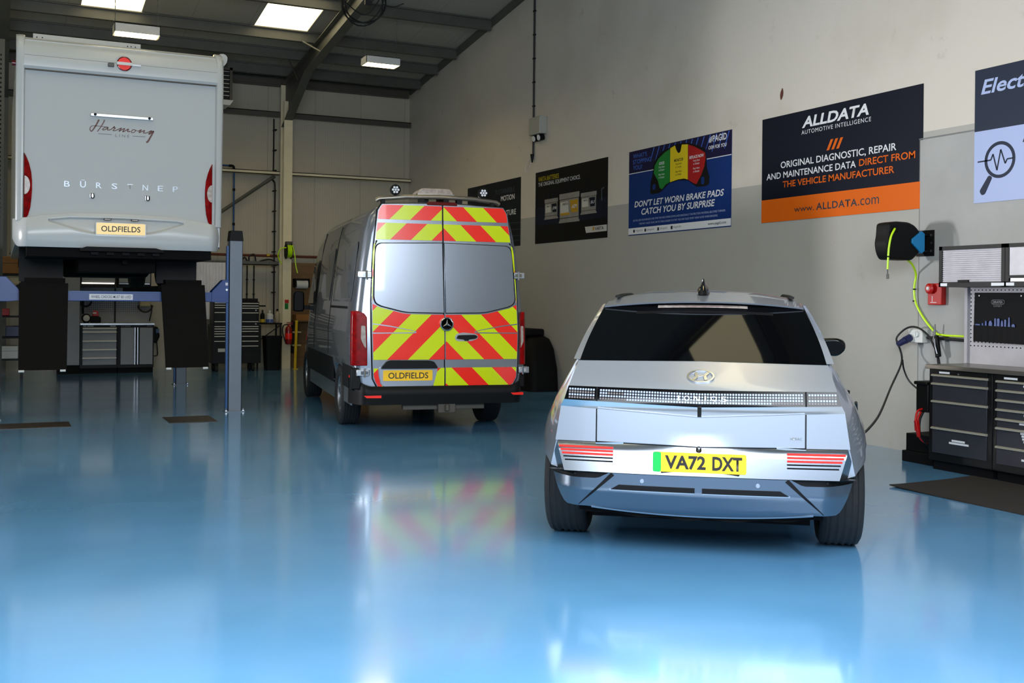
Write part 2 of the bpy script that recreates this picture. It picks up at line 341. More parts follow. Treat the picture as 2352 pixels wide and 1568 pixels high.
# ------------------------------------------------------------------ setting
XW, YB = 8.116, 22.45
def zroof(y): return 6.66 + 0.1225 * (16.94 - y)
def setting():
    struct(MB().box((-7.0, 0.8, -0.12), (8.3, 22.8, 0.0)).build('floor', 'floor', flat=True))
    pts = [(0.8, 0), (22.7, 0), (22.7, zroof(22.7)), (0.8, zroof(0.8))]
    struct(MB().box((-40, -40, -0.2), (40, 0.8, -0.001)).build('ground', 'board', flat=True))
    struct(MB().prism(pts, 'x', XW, XW + 0.2).build('wall_right', 'wall', flat=True))
    struct(MB().prism(pts, 'x', -7.2, -7.0).build('wall_left', 'wall', flat=True))
    struct(MB().box((-7.0, YB, 0), (XW, YB + 0.15, zroof(YB) + 0.05)).build('wall_back', 'clad', flat=True))
    b = MB().box((-7, 0.8, 5.15), (8.116, 1.0, zroof(0.8))).box((4.0, 0.8, 0), (8.116, 1.0, 5.15)).box((-7, 0.8, 0), (-3.3, 1.0, 5.15))
    struct(b.build('wall_front', 'clad', flat=True))
    sky = []
    y_p = [22.3, 21.6, 20.6, 19.6, 17.95, 16.3, 14.65, 13.0, 11.35, 9.7, 8.05, 6.4, 4.75, 3.1, 1.45]
    # roof sheets with holes for the rooflights: two columns seen, repeated along the roof
    cols = [(-4.5, -3.52), (-1.65, -0.68), (1.2, 2.17), (4.1, 5.07)]
    bays = [(17.95, 19.6), (16.3, 17.95), (11.35, 13.0), (9.7, 11.35), (4.75, 6.4), (3.1, 4.75)]
    rf = MB()
    def sheet(x0, x1, ya, yb):
        rf.add([(x, y, zroof(y) + dz) for dz in (0, 0.06) for x, y in ((x0, ya), (x1, ya), (x1, yb), (x0, yb))],
               [(0, 1, 2, 3), (7, 6, 5, 4), (0, 4, 5, 1), (1, 5, 6, 2), (2, 6, 7, 3), (3, 7, 4, 0)])
    ys = sorted(set([0.8, 22.7] + [q for bb in bays for q in bb]))
    for ya, yb in zip(ys[:-1], ys[1:]):
        if (ya, yb) in bays:
            xs = [-7.1] + [q for c in cols for q in c] + [8.2]
            for i in range(0, len(xs), 2): sheet(xs[i], xs[i + 1], ya, yb)
        else: sheet(-7.1, 8.2, ya, yb)
    struct(rf.build('ceiling', 'roof', flat=True))
    k = 0
    for ya, yb in bays:
        for x0, x1 in cols:
            k += 1
            w = MB().add([(x, y, zroof(y) + dz) for dz in (0.02, 0.05) for x, y in ((x0, ya), (x1, ya), (x1, yb), (x0, yb))],
                         [(0, 1, 2, 3), (7, 6, 5, 4), (0, 4, 5, 1), (1, 5, 6, 2), (2, 6, 7, 3), (3, 7, 4, 0)])
            struct(w.build('window_%d' % k, 'skylight', flat=True))
    # Z purlins under the roof
    t = 0
    def trim(mb, m, **kw):
        nonlocal t; t += 1
        return struct(mb.build('trim_%d' % t, m, **kw))
    for y in y_p:
        zt = zroof(y) - 0.005; h = 0.18
        prof = [(y - 0.065, zt), (y - 0.065, zt - 0.016), (y - 0.006, zt - 0.010), (y - 0.006, zt - h), (y + 0.062, zt - h - 0.006), (y + 0.062, zt - h + 0.016), (y + 0.056, zt - h + 0.016), (y + 0.056, zt - h + 0.004), (y + 0.006, zt - h + 0.008), (y + 0.006, zt)]
        trim(MB().prism(prof, 'x', -6.98, 8.05), 'steel', flat=True)
    # portal rafters and columns
    for x in (5.29, 0.03, -5.2):
        def web(y): return zroof(y) - 0.19
        def bot(y): return web(y) - 0.30 - max(0.0, (y - 20.3)) * 0.33
        r = MB(); ys2 = [1.02, 6, 12, 16, 18, 20.3, 21.2, 22.1]
        for dx, zf0, zf1 in ((0.085, 0.0, -0.014), (0.005, -0.014, None), (0.085, None, None)):
            rings = []
            for y in ys2:
                zt, zb = web(y), bot(y)
                a, b = (zt, zt - 0.014) if zf0 == 0.0 else ((zt - 0.014, zb + 0.014) if dx < 0.05 else (zb + 0.014, zb))
                rings.append([(x - dx, y, b), (x + dx, y, b), (x + dx, y, a), (x - dx, y, a)])
            r.loft(rings)
        trim(r, 'steel', flat=True)
        c = MB(); ct = zroof(22) - 0.6 if x > 1 else zroof(22) - 0.6
        c.box((x - 0.088, 21.85, 0.0), (x + 0.088, 21.866, ct)).box((x - 0.006, 21.86, 0.0), (x + 0.006, 22.15, ct)).box((x - 0.088, 22.144, 0.0), (x + 0.088, 22.16, zroof(22.2) - 0.2))
        trim(c, 'cream' if x > 1 else 'steel', flat=True)
    # fly brace from purlin to rafter
    trim(MB().tube([(4.98, 19.55, 6.14), (5.24, 19.2, 5.90)], 0.018, 6), 'steel'); trim(MB().tube([(4.98, 20.6, 6.02), (5.24, 20.9, 5.70)], 0.018, 6), 'steel_dark')
    # wall rails of the back wall
    for x0, x1 in ((-5.1, -0.06), (0.12, 5.2), (5.38, 8.07)):
        trim(MB().box((x0, 22.22, 5.26), (x1, 22.44, 5.275)).box((x0, 22.22, 5.165), (x1, 22.235, 5.275)), 'steel_dark', flat=True)  # dark colour of this upper rail stands in for its lack of light
        trim(MB().box((x0, 22.2, 3.97), (x1, 22.44, 3.985)).box((x0, 22.2, 3.97), (x1, 22.215, 4.045)).box((x0, 22.2, 4.03), (x1, 22.44, 4.045)), 'cream', flat=True)
    trim(MB().box((-5, 22.25, 5.83), (XW - 0.1, 22.44, 5.95)), 'steel_dark', flat=True)
    # diagonal wind brace on the back wall
    trim(MB().tube([(2.9, 22.3, 2.34), (5.12, 22.3, 3.95)], 0.035, 8), 'steel')
    # flashing where roof meets the right wall
    trim(MB().loft([[(XW - 0.1, y, zroof(y) - 0.004), (XW - 0.001, y, zroof(y) - 0.004), (XW - 0.001, y, zroof(y) - 0.09), (XW - 0.008, y, zroof(y) - 0.09), (XW - 0.1, y, zroof(y) - 0.012)] for y in (1.02, 22.4)]), 'steel', flat=True)
    # grey boarding on the near part of the right wall, in sheets with dark joints
    for i, (a, b) in enumerate(((7.82, 5.4), (5.392, 2.97), (2.962, 1.0))):
        struct(MB().box((XW - 0.012, b, 0.0), (XW - 0.0005, a, 3.055)).build('trim_board_%d' % (i + 1), 'board', bevel=0.003))
    struct(MB().box((XW - 0.006, 1.0, 3.06), (XW - 0.0005, 7.84, 3.072)).box((XW - 0.006, 7.824, 0), (XW - 0.0005, 7.834, 3.06)).build('trim_joint', 'greyink', flat=True))
    # plywood lining by the column, behind the van
    struct(MB().box((5.42, 22.3, 0.0), (7.2, 22.33, 2.17)).build('wall_lining_back', 'ply', flat=True))
setting()

# ------------------------------------------------------------------ lamps, coil, heater
def lamp(loc, rz, label):
    t = thing('ceiling_light', label, 'light', loc, rz, 'hanging ceiling lights')
    b = MB()   # shallow white tray 0.6 x 0.3, open below
    b.box((-0.31, -0.16, 0.0), (0.31, -0.15, 0.13)).box((-0.31, 0.15, 0.0), (0.31, 0.16, 0.13)).box((-0.31, -0.16, 0.0), (-0.30, 0.16, 0.13)).box((0.30, -0.16, 0.0), (0.31, 0.16, 0.13)).box((-0.31, -0.16, 0.12), (0.31, 0.16, 0.13))
    b.build('housing', 'whitematt', t)
    d = MB()
    for y in (-0.105, -0.035, 0.035, 0.105): d.cyl((-0.27, y, 0.05), (0.27, y, 0.05), 0.022, 12)
    d.build('lamp_tubes', 'tube', t)['kind'] = 'thing'
    l = MB()
    for i in range(9): l.box((-0.29 + i * 0.0725 - 0.002, -0.15, 0.0), (-0.29 + i * 0.0725 + 0.002, 0.15, 0.022))
    l.build('louvre', 'alu', t)
    for x in (-0.29, 0.29):
        zt = zroof(loc[1]) - loc[2] - 0.12; pts = [(x, 0, 0.13 + (zt - 0.13) * i / 30) for i in range(31)]
        c = MB()
        for i, (p, q) in enumerate(zip(pts[:-1], pts[1:])): c.tube([p, q], 0.006 if i % 2 else 0.003, 5)
        c.build('chain', 'steel', t)
    return t
lamp((1.74, 16.3, 5.18), 0.0, 'white ceiling light hanging on chains above the raised white motorhome')
lamp((5.95, 17.95, 5.49), 0.0, 'white ceiling light hanging right of the sloping roof beam, above the van')
lamp((1.0, 8.2, 6.2), 0.0, 'white ceiling light hanging over the bare floor in front'); lamp((5.2, 6.6, 6.2), 0.0, 'white ceiling light hanging over the silver hatchback')

def coil():
    b = MB(); rng = random.Random(3); c = Vector((5.0, 15.95, 5.98)); e1 = Vector((0.92, -0.38, 0)); e2 = Vector((0, 0, 1)); pts = []
    for i in range(97):
        a = 2 * PI * i / 24 + PI / 2; r = 0.30 + 0.02 * math.sin(i * 0.7) + 0.012 * (i // 24); pts.append(c + e1 * r * math.cos(a) + e2 * r * math.sin(a) + Vector((0.38, 0.92, 0)) * (0.02 * (i / 24 - 2)))
    b.tube(pts, 0.012, 6)
    b.tube(smooth_path([c + e1 * -0.28, c + e1 * 0.02 + e2 * -0.19, c + e1 * 0.24 + e2 * 0.05, c + e1 * 0.3 + e2 * 0.38]), 0.010, 6)
    b.tube(smooth_path([c + e1 * 0.3 + e2 * -0.02, c + e1 * 0.45 + e2 * -0.06, c + e1 * 0.62 + e2 * 0.0]), 0.009, 6)
    b.tube(smooth_path([c + e2 * 0.30, c + e1 * -0.03 + e2 * 0.42, c + e1 * 0.1 + e2 * 0.55]), 0.012, 6)
    b.cbox(c + e1 * 0.07 + e2 * -0.0, (0.10, 0.05, 0.07))
    tag(b.build('cable_coil', 'cord'), 'coil of black cable hanging from the sloping steel roof beam', 'cable')
coil()

def heater():
    t = thing('unit_heater', 'dark louvred air heater hung high behind the motorhome', 'heater', (3.6, 21.2, 5.2))
    MB().box((-0.42, -0.02, 0.04), (0.42, 0.5, 0.66)).build('casing', 'cabblack', t, bevel=0.01)
    for i in range(7):
        z = 0.11 + i * 0.077
        MB().box((-0.39, -0.075, z), (0.36, -0.02, z + 0.01)).xf(Matrix.Identity(4)).build('louvre_blade', 'alu', t)
    b = MB()
    for x in (-0.42, 0.37): b.box((x, -0.08, 0.04), (x + 0.05, -0.02, 0.66))
    b.box((-0.42, -0.08, 0.61), (0.42, -0.02, 0.66)); b.build('frame', 'steel_dark', t)
    MB().prism([(-0.3, -0.06), (0.38, -0.06), (0.45, 0.04), (-0.42, 0.04)], 'y', -0.05, 0.45).build('base_tray', 'whitematt', t)
    for x in (-0.35, 0.35): MB().tube([(x, 0.2, 0.64), (x, 0.2, zroof(21.4) - 5.22)], 0.012, 6).build('hanger_rod', 'steel_dark', t)
heater()
def rebase(t):
    """move the thing's origin (an Empty built in room coordinates) to the middle of its underside"""
    def kids(o):
        for c in o.children: yield c; yield from kids(c)
    ch = list(kids(t)); cs = [v.co for o in ch for v in o.data.vertices]
    if not cs: return t
    loc = Vector(((min(c.x for c in cs) + max(c.x for c in cs)) / 2, (min(c.y for c in cs) + max(c.y for c in cs)) / 2, min(c.z for c in cs)))
    done = set()
    for o in ch:
        if o.data.name in done: continue
        done.add(o.data.name); o.data.transform(Matrix.Translation(-loc))
    t.location = loc
    return t

# ------------------------------------------------------------------ posters on the right wall
RW_R, RW_U = (0, -1, 0), (0, 0, 1)
def poster(y0, y1, z0, z1, label, base='navy', surf=XW):
    t = thing('wall_poster', label, 'poster', group='posters along the right wall')
    pl = Plane((surf, y0, z0), RW_R, RW_U); w, h = y0 - y1, z1 - z0
    pl.rect(mb := MB(), 0, 0, w, h, 0.0, 0.006); mb.build('panel', base, t, flat=True)
    T = lambda name, s, m, cx, cy, tw, th, **k: text(name, s, m, t, pl.O, pl.R, pl.U, cx, cy, tw, th, lift=k.pop('lift', 0.0085), **k)
    S = lambda name, m, pts, l=0.0075: (pl.poly(b := MB(), pts, 0.0055, l), b.build(name, m, t, flat=True))[1]
    return t, pl, w, h, T, S
def posters():
    # vehicle data poster (navy and orange); two-dimensional codes left out
    t, pl, w, h, T, S = poster(10.25, 7.795, 2.388, 3.605, 'navy and orange poster for automotive data, with a big white wordmark at top')
    S('orange_band', 'orange', [(0, 0), (w, 0), (w, 0.265), (0, 0.265)])
    T('wordmark', 'ALLDATA', 'paper', 1.215, 1.083, 1.03, 0.122, bold=0.03, shear=0.18)
    T('tagline', 'AUTOMOTIVE INTELLIGENCE', 'paper', 1.228, 0.972, 1.07, 0.046, spacing=1.15)
    for i in range(3):
        x = 1.10 + i * 0.075; S('slash', 'orange', [(x, 0.725), (x + 0.04, 0.725), (x + 0.105, 0.838), (x + 0.065, 0.838)])
    T('lettering', 'ORIGINAL DIAGNOSTIC, REPAIR', 'paper', 1.228, 0.640, 1.775, 0.088, bold=0.012)
    T('lettering', 'AND MAINTENANCE DATA', 'paper', 0.82, 0.531, 1.46, 0.074, bold=0.012)
    T('lettering', 'DIRECT FROM', 'orange', 1.98, 0.537, 0.765, 0.074, bold=0.012)
    T('lettering', 'THE VEHICLE MANUFACTURER', 'orange', 1.234, 0.420, 1.71, 0.074, bold=0.012)
    T('web_address', 'www.', 'inknavy', 0.745, 0.112, 0.33, 0.045); T('web_address', 'ALLDATA', 'inknavy', 1.26, 0.128, 0.63, 0.078, bold=0.02, spacing=1.1); T('web_address', '.com', 'inknavy', 1.735, 0.125, 0.30, 0.072)
    rebase(t)
    # brake pad poster
    t, pl, w, h, T, S = poster(13.23, 10.84, 2.382, 3.575, 'dark blue brake pad wear poster with green, yellow and red pad drawing', 'blueprint')
    S('top_band', 'purple', [(0, 0.885), (w, 0.885), (w, h), (0, h)], 0.007)
    rng = random.Random(5)
    for i in range(14):
        x = 0.55 + i * 0.13; z = 0.96 + rng.random() * 0.06; S('light_streak', 'cyanink', [(x, z), (x + 0.012, z), (x + 0.11, h - 0.01), (x + 0.09, h - 0.01)], 0.0074)
    S('dividing_line', 'paper', [(0, 0.873), (0.64, 0.873), (0.64, 0.883), (0, 0.883)], 0.008); S('dividing_line', 'paper', [(1.88, 0.88), (w, 0.88), (w, 0.89), (1.88, 0.89)], 0.008)
    S('pad_backing', 'blackmatt', [(1.044, 1.132), (0.852, 1.105), (0.703, 1.023), (0.628, 0.93), (0.62, 0.813), (0.575, 0.715), (0.562, 0.564), (0.60, 0.545), (0.772, 0.545), (0.862, 0.572), (1.02, 0.655), (1.24, 0.675), (1.466, 0.652), (1.66, 0.552), (1.847, 0.543), (1.926, 0.56), (1.937, 0.652), (1.883, 0.766), (1.868, 0.892), (1.839, 1.02), (1.678, 1.085), (1.458, 1.145), (1.317, 1.158), (1.17, 1.158)], 0.0078)
    S('pad_hole', 'blueprint', roundpoly([(0.62, 0.60), (0.70, 0.60), (0.70, 0.68), (0.62, 0.68)], 0.035), 0.0082); S('pad_hole', 'blueprint', roundpoly([(1.76, 0.57), (1.83, 0.57), (1.83, 0.67), (1.76, 0.67)], 0.035), 0.0082)
    S('pad_zone', 'pgreen', [(1.045, 1.115), (0.912, 1.082), (0.764, 1.016), (0.668, 0.926), (0.651, 0.827), (0.754, 0.716), (0.801, 0.612), (0.862, 0.59), (0.95, 0.648), (1.045, 0.672)], 0.0085)
    S('pad_zone', 'pyellow', [(1.05, 1.124), (1.16, 1.146), (1.19, 1.085), (1.225, 1.045), (1.257, 1.033), (1.291, 1.054), (1.318, 1.139), (1.458, 1.126), (1.462, 0.665), (1.382, 0.686), (1.24, 0.687), (1.05, 0.668)], 0.0085)
    S('pad_zone', 'pred', [(1.466, 1.121), (1.596, 1.081), (1.732, 1.025), (1.84, 0.973), (1.854, 0.909), (1.829, 0.802), (1.765, 0.7), (1.659, 0.587), (1.604, 0.601), (1.468, 0.662)], 0.0085)
    for cx, ti, tm in ((0.845, 'GOOD', 'paper'), (1.25, 'MONITOR', 'ink'), (1.655, 'REPLACE NOW', 'paper')):
        T('lettering', ti, tm, cx, 0.945, 0.13 if ti == 'GOOD' else 0.21 if ti == 'MONITOR' else 0.32, 0.04, bold=0.02, shear=0.15, lift=0.0095)
        for j, s_ in enumerate(('Front 5mm', 'or Greater', 'Rear 4mm', 'or Greater')):
            T('lettering', s_, tm, cx, 0.895 - j * 0.04 - (0.02 if j > 1 else 0), 0.14, 0.027, lift=0.0095)
    for j, (s_, tw) in enumerate((("WHAT'S", 0.36), ('STOPPING', 0.47), ('YOU?', 0.24))): T('neon_lettering', s_, 'cyanink', 0.11 + tw / 2, 1.118 - j * 0.083, tw, 0.062, bold=0.005, lift=0.009)
    T('wordmark', 'PAGID', 'paper', 2.15, 1.127, 0.29, 0.085, bold=0.02, lift=0.009); T('tagline', 'OEM FOR YOU', 'paper', 2.105, 1.022, 0.38, 0.045, bold=0.02, shear=0.2, lift=0.009)
    b = MB()
    for r in (0.03, 0.05, 0.07):
        pl.line(b, [(1.995 - r * math.cos(a), 1.085 + r * math.sin(a)) for a in [i * PI / 12 for i in range(7)]], 0.011, 0.0055, 0.009)
    b.build('wordmark_arc', 'paper', t, flat=True)
    T('headline', "DON'T LET WORN BRAKE PADS", 'paper', 1.205, 0.435, 2.09, 0.088, bold=0.02, shear=0.2, lift=0.0105); T('headline', 'CATCH YOU BY SURPRISE', 'paper', 1.205, 0.319, 1.72, 0.088, bold=0.02, shear=0.2, lift=0.0105)
    T('small_print', 'AS YOU USE YOUR BRAKES OVER TIME THE PADS WEAR DOWN AND GRADUALLY THE FRICTION MATERIAL BECOMES THINNER.', 'pale', 1.205, 0.207, 2.16, 0.026); T('small_print', 'THIS MAY CAUSE YOUR CAR TO TAKE LONGER TO STOP. YOU MAY ALSO START HEAR NOISE WHEN BRAKING.', 'pale', 1.205, 0.155, 1.84, 0.026)
    S('white_band', 'paper', [(0, 0.012), (w, 0.012), (w, 0.103), (0, 0.103)]); T('web_address', 'www.pagid.com', 'ink', 2.107, 0.055, 0.38, 0.042, bold=0.01)
    for i, x in enumerate((0.152, 0.447, 0.772, 1.098)):
        pl.poly(q := MB(), [(x + 0.024 * math.cos(2 * PI * k / 12), 0.058 + 0.024 * math.sin(2 * PI * k / 12)) for k in range(12)] if i < 2 else rrect(x - 0.022, 0.036, x + 0.022, 0.08, 0.006), 0.0055, 0.0085); q.build('social_icon', 'inknavy', t, flat=True)
        T('small_print', ('PagidUK', '@PagidUK', '@PagidUK', 'PagidUK')[i], 'greyink', x + 0.135, 0.058, 0.18, 0.032)
    rebase(t)
    # battery poster
    t, pl, w, h, T, S = poster(16.21, 13.83, 2.388, 3.578, 'black poster showing three grey car batteries, yellow heading at top left', 'vblack')
    S('horizon_band', 'vblue', [(0, 0.52), (w, 0.52), (w, 0.60), (0, 0.60)]); S('floor_band', 'vblue', [(0, 0.3), (w, 0.3), (w, 0.515), (0, 0.515)], 0.007)
    rng = random.Random(2)
    for i in range(16):
        x = 0.05 + i * 0.145; S('city_light', 'vblue', [(x, 0.6), (x + 0.02, 0.6), (x + 0.02, 0.68 + rng.random() * 0.25), (x, 0.68 + rng.random() * 0.25)], 0.008)
    S('city_light', 'dimink', [(2.20, 0.56), (2.23, 0.56), (2.23, 0.72), (2.28, 0.74), (2.28, 0.76), (2.20, 0.74)], 0.008)
    T('heading', 'VARTA BATTERIES', 'yellowink', 0.475, 1.066, 0.73, 0.075, lift=0.009); T('heading', 'THE ORIGINAL EQUIPMENT CHOICE.', 'paper', 0.83, 0.973, 1.44, 0.075, lift=0.009)
    for x0, x1, z0, z1, acc, nm in ((0.345, 0.81, 0.382, 0.715, 'vblue', 'EFB'), (0.865, 1.52, 0.294, 0.758, 'gold', 'AGM'), (1.575, 2.055, 0.385, 0.718, 'vblue', 'SLI')):
        bw, bh = x1 - x0, z1 - z0
        S('battery_picture', 'batt', [(x0 - 0.01, z0), (x1 + 0.01, z0), (x1 + 0.01, z0 + bh * 0.06), (x1 - 0.015, z0 + bh * 0.08), (x1 - 0.015, z1 - bh * 0.2), (x1, z1 - bh * 0.18), (x1, z1), (x0, z1), (x0, z1 - bh * 0.18), (x0 + 0.015, z1 - bh * 0.2), (x0 + 0.015, z0 + bh * 0.08), (x0 - 0.01, z0 + bh * 0.06)], 0.0095)
        S('battery_label', 'battlight', [(x0 + 0.04, z0 + bh * .3), (x0 + bw * .5, z0 + bh * .3), (x0 + bw * .44, z0 + bh * .72), (x0 + 0.04, z0 + bh * .72)], 0.0105)
        S('battery_label', acc, [(x0 + bw * .62, z0 + bh * .32), (x1 - 0.04, z0 + bh * .32), (x1 - 0.04, z0 + bh * .74), (x0 + bw * .54, z0 + bh * .74)], 0.0105)
        S('battery_label', 'gold' if acc == 'gold' else 'batt', [(x0 + 0.04, z0 + bh * .26), (x0 + bw * .55, z0 + bh * .26), (x0 + bw * .5, z0 + bh * .34), (x0 + 0.04, z0 + bh * .34)], 0.011)
        S('battery_groove', 'ink', [(x0 + 0.015, z1 - bh * .21), (x1 - 0.015, z1 - bh * .21), (x1 - 0.015, z1 - bh * .19), (x0 + 0.015, z1 - bh * .19)], 0.0108); S('battery_groove', 'ink', [(x0 + 0.015, z0 + bh * .15), (x1 - 0.015, z0 + bh * .15), (x1 - 0.015, z0 + bh * .17), (x0 + 0.015, z0 + bh * .17)], 0.0108)
        T('battery_lettering', nm, 'paper', x0 + bw * .77, z0 + bh * .52, bw * .26, bh * .13, lift=0.012, shear=0.2, bold=0.01); T('battery_lettering', 'VARTA', 'ink', x0 + bw * .30, z0 + bh * .64, bw * .28, bh * .09, lift=0.012, bold=0.02)
    S('tag_strip', 'battlight', [(1.75, 0.097), (w - 0.01, 0.097), (w - 0.01, 0.192), (1.71, 0.192)], 0.0095); T('wordmark', 'VARTA', 'ink', 2.15, 0.148, 0.27, 0.05, bold=0.02, lift=0.011)
    S('wordmark_shield', 'gold', [(1.95, 0.178), (1.95, 0.138), (1.975, 0.115), (2.0, 0.138), (2.0, 0.178)], 0.0105)
    rebase(t)
    # motion / future poster behind the van
    t, pl, w, h, T, S = poster(19.12, 16.785, 2.385, 3.572, 'dark teal poster reading motion and future, partly hidden behind the van roof', 'dteal')
    T('lettering', 'MOTION', 'paper', 1.815, 0.87, 0.57, 0.095, bold=0.02); T('lettering', 'FUTURE', 'paper', 1.885, 0.602, 0.55, 0.095, bold=0.02)
    S('white_badge', 'paper', [(0.50, 0.95), (0.82, 0.95), (0.82, 1.045), (0.50, 1.045)])
    T('badge_lettering', 'ra', 'inknavy', 0.74, 0.985, 0.09, 0.05, bold=0.02)
    for z in (0.09, 0.175, 0.285, 0.40): S('light_trail', 'dimink', [(1.3, z + 0.02), (w, z), (w, z + 0.006), (1.3, z + 0.028)])
    T('outline_lettering', 'SUSTAINABLE', 'dimink', 1.69, 1.0, 0.80, 0.085)
    rebase(t)
    # diagnostics poster at the right edge
    t, pl, w, h, T, S = poster(7.165, 4.78, 2.388, 3.608, 'slate and pale blue poster with magnifying glass drawing at the right edge', 'navy2', XW - 0.0125)
    S('pale_panel', 'pale', [(0, 0.0), (w, 0.0), (w, 0.655), (0, 0.655)])
    T('heading', 'Electrical', 'pale', 0.505, 1.052, 0.87, 0.133, bold=0.02, shear=0.25)
    T('heading', 'Diagnostics', 'navy2', 1.06, 0.535, 1.08, 0.14, bold=0.02, shear=0.25)
    b = MB(); pl.ring(b, 0.282, 0.372, 0.135, 0.165, 0.0055, 0.0095); pl.poly(b, roundpoly([(0.205, 0.222), (0.165, 0.245), (0.062, 0.105), (0.09, 0.065), (0.125, 0.075)], 0.02), 0.0055, 0.0095)
    pl.line(b, [(0.04, 0.375), (0.185, 0.378), (0.209, 0.43), (0.253, 0.28), (0.292, 0.462), (0.341, 0.332), (0.361, 0.37), (0.425, 0.371)], 0.013, 0.0055, 0.0095)
    b.build('magnifier_drawing', 'navy2', t, flat=True)
    rebase(t)
posters()

# ------------------------------------------------------------------ wall fittings on the right wall
def wall_fittings():
    t = thing('emergency_light', 'grey emergency light box with two small lamps high on the right wall', 'light')
    MB().box((XW - 0.14, 15.82, 4.19), (XW, 16.22, 4.48)).build('housing', 'greybox', t, bevel=0.012)
    for y in (15.92, 16.10):
        MB().cyl((XW - 0.10, y, 4.13), (XW - 0.02, y, 4.15), 0.055, 16).build('lamp_body', 'black', t); MB().cyl((XW - 0.112, y, 4.128), (XW - 0.10, y, 4.13), 0.048, 16).build('lamp_lens', 'paper', t)
    MB().tube([(XW - 0.05, y, 4.19) for y in (15.9, 16.15)], 0.02, 6).build('bracket', 'black', t)
    rebase(t)
    t = thing('conduit', 'black conduit running down the right wall beside the emergency light', 'conduit')
    MB().tube([(XW - 0.022, 16.28, 6.58), (XW - 0.022, 16.28, 3.9)], 0.017, 8).build('pipe', 'cord', t)
    for z in (6.3, 5.9, 5.5, 5.1, 4.7): MB().box((XW - 0.038, 16.25, z), (XW - 0.004, 16.31, z + 0.02)).build('clip', 'black', t)
    MB().cyl((XW - 0.04, 16.28, 3.9), (XW - 0.04, 16.28, 3.76), 0.034, 10, 0.012).build('gland', 'black', t)
    MB().tube(smooth_path([(XW - 0.02, 16.28, 3.85), (XW - 0.03, 16.42, 3.82), (XW - 0.03, 16.56, 3.7), (XW - 0.03, 16.5, 3.62), (XW - 0.03, 16.38, 3.72), (XW - 0.03, 16.3, 3.84)]), 0.006, 5).build('loose_wire', 'whitematt', t)
    rebase(t)
    # hose reel: plate like drum standing out from the wall on its bracket, its round side to the room front
    t = thing('hose_reel', 'black hose reel with blue patch and lime hose, high above the tool cabinets', 'hose reel')
    y = 7.74
    prof = [(7.60, 1.875), (7.86, 1.872), (7.935, 1.93), (8.0, 2.0), (8.0, 2.10), (7.95, 2.16), (7.90, 2.205), (7.82, 2.235), (7.66, 2.238), (7.56, 2.22), (7.552, 2.10), (7.535, 2.03), (7.55, 1.955), (7.57, 1.91)]
    MB().prism(roundpoly(prof, 0.03), 'y', y - 0.07, y + 0.10).build('casing', 'black', t, bevel=0.02, seg=3)
    MB().box((7.565, y - 0.082, 2.135), (7.672, y - 0.06, 2.205)).build('outlet_recess', 'blackmatt', t, bevel=0.008)
    MB().prism([(7.845, 2.035), (7.845, 2.075), (7.965, 2.155), (8.005, 2.13), (8.005, 1.965), (7.965, 1.94)], 'y', y - 0.085, y - 0.05).build('blue_badge', 'reelblue', t, bevel=0.004)
    b = MB().box((8.0, y - 0.05, 1.955), (8.1, y + 0.05, 1.972)).box((8.0, y - 0.05, 2.118), (8.1, y + 0.05, 2.135)).box((XW - 0.022, y - 0.11, 1.92), (XW - 0.012, y + 0.11, 2.17)); b.build('wall_bracket', 'black', t)
    for z in (1.97, 2.045, 2.12): MB().cyl((XW - 0.028, y - 0.08, z), (XW - 0.02, y - 0.08, z), 0.012, 8).build('bolt', 'alu', t)
    MB().tube(smooth_path([(7.635, y - 0.07, 2.165), (7.60, y - 0.10, 2.155), (7.56, y - 0.10, 2.09), (7.535, y - 0.10, 1.99), (7.525, y - 0.10, 1.88), (7.52, y - 0.10, 1.78)]), 0.010, 8).build('hose', 'hose', t)
    MB().cyl((7.52, y - 0.10, 1.785), (7.523, y - 0.10, 1.73), 0.006, 8).cyl((7.523, y - 0.10, 1.735), (7.524, y - 0.10, 1.69), 0.012, 10).build('hose_coupling', 'chrome', t)
    MB().cyl((7.527, y - 0.10, 1.905), (7.527, y - 0.10, 1.893), 0.013, 8).build('hose_tie', 'black', t)
    rebase(t)
    t = thing('air_hose', 'lime green air hose clipped to the wall from reel down to worktop', 'hose')
    X = XW - 0.032
    MB().tube(smooth_path([(7.86, 7.74, 1.885), (7.98, 7.78, 1.83), (X, 7.84, 1.74), (X, 7.86, 1.62), (X, 7.85, 1.50), (X, 7.80, 1.40), (X, 7.70, 1.28), (X, 7.58, 1.18), (X, 7.50, 1.165), (X, 7.42, 1.162), (X, 7.20, 1.162), (X, 7.02, 1.16)]), 0.0105, 8).build('hose', 'hose', t)
    for yy, z in ((7.855, 1.595), (7.858, 1.48), (7.46, 1.137)): MB().cyl((X, yy, z), (X, yy, z + 0.012), 0.017, 10).build('clip', 'black', t)
    rebase(t)
    t = thing('fire_alarm', 'red fire alarm sounder on wall, beside the shuttered wall cupboard', 'alarm')
    MB().box((XW - 0.075, 7.48, 1.45), (XW - 0.012, 7.65, 1.655)).build('backbox', 'redplastic', t, bevel=0.008)
    MB().lathe([(0.04, 0.0), (0.05, 0.02), (0.05, 0.035), (0.03, 0.05)], (XW - 0.075, 7.60, 1.605), (-1, 0, 0), 20).build('sounder', 'redplastic', t)
    MB().lathe([(0.018, 0.0), (0.016, 0.006)], (XW - 0.125, 7.60, 1.607), (-1, 0, 0), 16).build('centre_disc', 'whitematt', t)
    pl = Plane((XW - 0.075, 7.65, 1.45), RW_R, RW_U); b = MB(); pl.rect(b, 0.035, 0.02, 0.11, 0.026, 0, 0.002); pl.rect(b, 0.055, 0.03, 0.062, 0.085, 0, 0.002); b.build('white_marking', 'paper', t)
    rebase(t)
